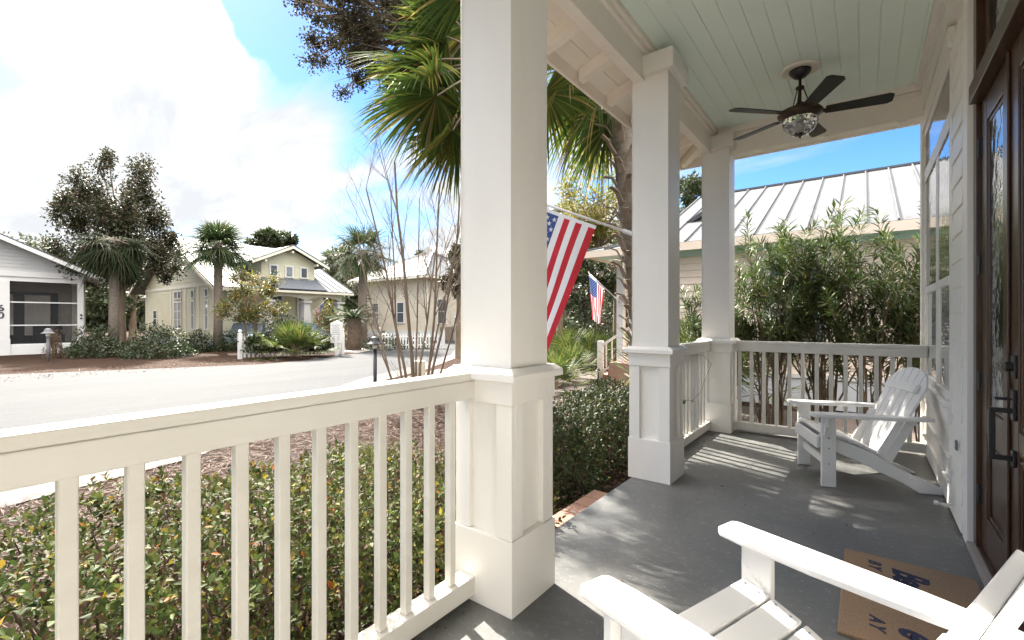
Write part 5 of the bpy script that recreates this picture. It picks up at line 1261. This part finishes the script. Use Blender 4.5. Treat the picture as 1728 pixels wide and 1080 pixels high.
# ------------------------------------------------------------------ light, sky, camera
SUN = Vector((-.958*math.cos(R(42)), .287*math.cos(R(42)), math.sin(R(42)))).normalized()
sl_ = bpy.data.lights.new('sun', 'SUN'); sl_.energy = 2.7; sl_.angle = R(.5); sl_.color = (1,.94,.85)
so_ = bpy.data.objects.new('sun', sl_); C.objects.link(so_); so_.rotation_euler = (-SUN).to_track_quat('-Z','Y').to_euler()
w = bpy.data.worlds.new('World'); bpy.context.scene.world = w; w.use_nodes = True; nt = w.node_tree; nt.nodes.clear()
out = nt.nodes.new('ShaderNodeOutputWorld'); bg = nt.nodes.new('ShaderNodeBackground'); bg.inputs[1].default_value = .15
sk = nt.nodes.new('ShaderNodeTexSky'); sk.sky_type = 'NISHITA'; sk.sun_disc = False; sk.sun_elevation = R(42); sk.sun_rotation = math.atan2(SUN.x, SUN.y)
sk.air_density = 1.0; sk.dust_density = .15; sk.ozone_density = 2.0
tc = nt.nodes.new('ShaderNodeTexCoord'); sep = nt.nodes.new('ShaderNodeSeparateXYZ'); nt.links.new(tc.outputs['Generated'], sep.inputs[0])
def mth(op, a, b=None, c=None):
    n = nt.nodes.new('ShaderNodeMath'); n.operation = op
    for i, v_ in enumerate((a,b,c)):
        if v_ is None: continue
        if isinstance(v_, (int,float)): n.inputs[i].default_value = v_
        else: nt.links.new(v_, n.inputs[i])
    return n.outputs[0]
den = mth('ADD', mth('MAXIMUM', sep.outputs[2], 0), .22)
cmb = nt.nodes.new('ShaderNodeCombineXYZ'); nt.links.new(mth('DIVIDE', sep.outputs[0], den), cmb.inputs[0]); nt.links.new(mth('DIVIDE', sep.outputs[1], den), cmb.inputs[1])
mp = nt.nodes.new('ShaderNodeMapping'); nt.links.new(cmb.outputs[0], mp.inputs[0]); mp.inputs['Rotation'].default_value = (0,0,R(25)); mp.inputs['Scale'].default_value = (.75,1.7,1); mp.inputs['Location'].default_value = (7.7,2.2,0)
nz1 = noise(nt, mp.outputs[0], 1.05, 7, .5, .5)
# more cloud towards the street side (west), clear towards the house side
dot = mth('ADD', mth('MULTIPLY', sep.outputs[0], -.93), mth('MULTIPLY', sep.outputs[1], .36))
cov = mth('MULTIPLY', mth('SUBTRACT', dot, .62), .40)
vg = nt.nodes.new('ShaderNodeVectorMath'); vg.operation = 'DOT_PRODUCT'; nt.links.new(tc.outputs['Generated'], vg.inputs[0]); vg.inputs[1].default_value = (-.735,.37,.57)
val = mth('SUBTRACT', mth('ADD', nz1, cov), mth('MULTIPLY', mth('MAXIMUM', mth('SUBTRACT', vg.outputs['Value'], .965), 0), 11))
cr = ramp(nt, [(.44,(0,0,0)),(.60,(1,1,1))], val)
nz2 = noise(nt, mp.outputs[0], 2.2, 9, .62, .6)
ccol = ramp(nt, [(.38,(.70,.725,.755)),(.58,(.90,.90,.905))], nz2)
# extra cloud brightness near the sun and overhead, mostly unseen, added as porch fill
vd = nt.nodes.new('ShaderNodeVectorMath'); vd.operation = 'DOT_PRODUCT'; nt.links.new(tc.outputs['Generated'], vd.inputs[0]); vd.inputs[1].default_value = tuple(SUN)
def smooth(x, a, b, lo, hi):
    n = nt.nodes.new('ShaderNodeMapRange'); n.interpolation_type = 'SMOOTHSTEP'; nt.links.new(x, n.inputs[0])
    for i, v_ in enumerate((a,b,lo,hi)): n.inputs[i+1].default_value = v_
    return n.outputs[0]
fill_glow = mth('ADD', mth('MULTIPLY', mth('POWER', smooth(vd.outputs['Value'], .91, .999, 0, 1), 4), 34), mth('ADD', 1, mth('MULTIPLY', smooth(sep.outputs[2], .54, .78, 0, 14), smooth(dot, -.35, .5, .35, 1))))
ccol = mixc(nt, ccol, (1.08,1.0,.90), smooth(fill_glow, 1, 2.5, 0, 1), 'MULTIPLY')
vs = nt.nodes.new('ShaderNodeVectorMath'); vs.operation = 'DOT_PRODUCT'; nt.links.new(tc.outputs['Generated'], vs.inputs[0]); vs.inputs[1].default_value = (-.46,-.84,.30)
south_fill = smooth(vs.outputs['Value'], .55, .88, 0, 1)
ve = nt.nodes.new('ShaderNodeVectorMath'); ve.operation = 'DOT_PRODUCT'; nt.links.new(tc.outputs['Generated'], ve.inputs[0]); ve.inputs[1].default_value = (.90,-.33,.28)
east_fill = smooth(ve.outputs['Value'], .15, .75, 0, 1)  # unseen bright cloud bank behind the camera, added as fill light
fill_glow = mth('ADD', fill_glow, mth('MULTIPLY', east_fill, 2.3))
gc = nt.nodes.new('ShaderNodeVectorMath'); gc.operation = 'SCALE'; nt.links.new(ccol, gc.inputs[0]); nt.links.new(fill_glow, gc.inputs['Scale'])
hs = nt.nodes.new('ShaderNodeHueSaturation'); hs.inputs['Saturation'].default_value = 1.35; hs.inputs['Value'].default_value = .225; hs.inputs['Hue'].default_value = .510; nt.links.new(sk.outputs[0], hs.inputs['Color'])
fill_cover = mth('MAXIMUM', smooth(sep.outputs[2], .58, .8, 0, .6), mth('MAXIMUM', mth('MULTIPLY', south_fill, .3), mth('MULTIPLY', east_fill, .9)))  # unseen cloud cover overhead and behind the camera, added to carry the fill
cr = mth('MAXIMUM', cr, fill_cover)
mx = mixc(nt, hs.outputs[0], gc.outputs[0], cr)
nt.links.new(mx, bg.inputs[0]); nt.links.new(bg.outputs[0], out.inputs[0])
cam = bpy.data.cameras.new('camera'); cam.sensor_width = 36; cam.lens = F/1728*36; cam.clip_end = 600; cam.clip_start = .05
co = bpy.data.objects.new('camera', cam); C.objects.link(co); co.location = (0,0,H); co.rotation_euler = (R(90),0,math.atan2(SA,CA))
sc = bpy.context.scene; sc.camera = co
sc.view_settings.view_transform = 'Standard'; sc.view_settings.look = 'None'; sc.view_settings.gamma = 1; sc.view_settings.exposure = 3.1
sc.render.resolution_x = 1024; sc.render.resolution_y = 640
sc.cycles.max_bounces = 12; sc.cycles.transparent_max_bounces = 12; sc.cycles.diffuse_bounces = 10; sc.cycles.glossy_bounces = 4
sc.cycles.use_denoising = True
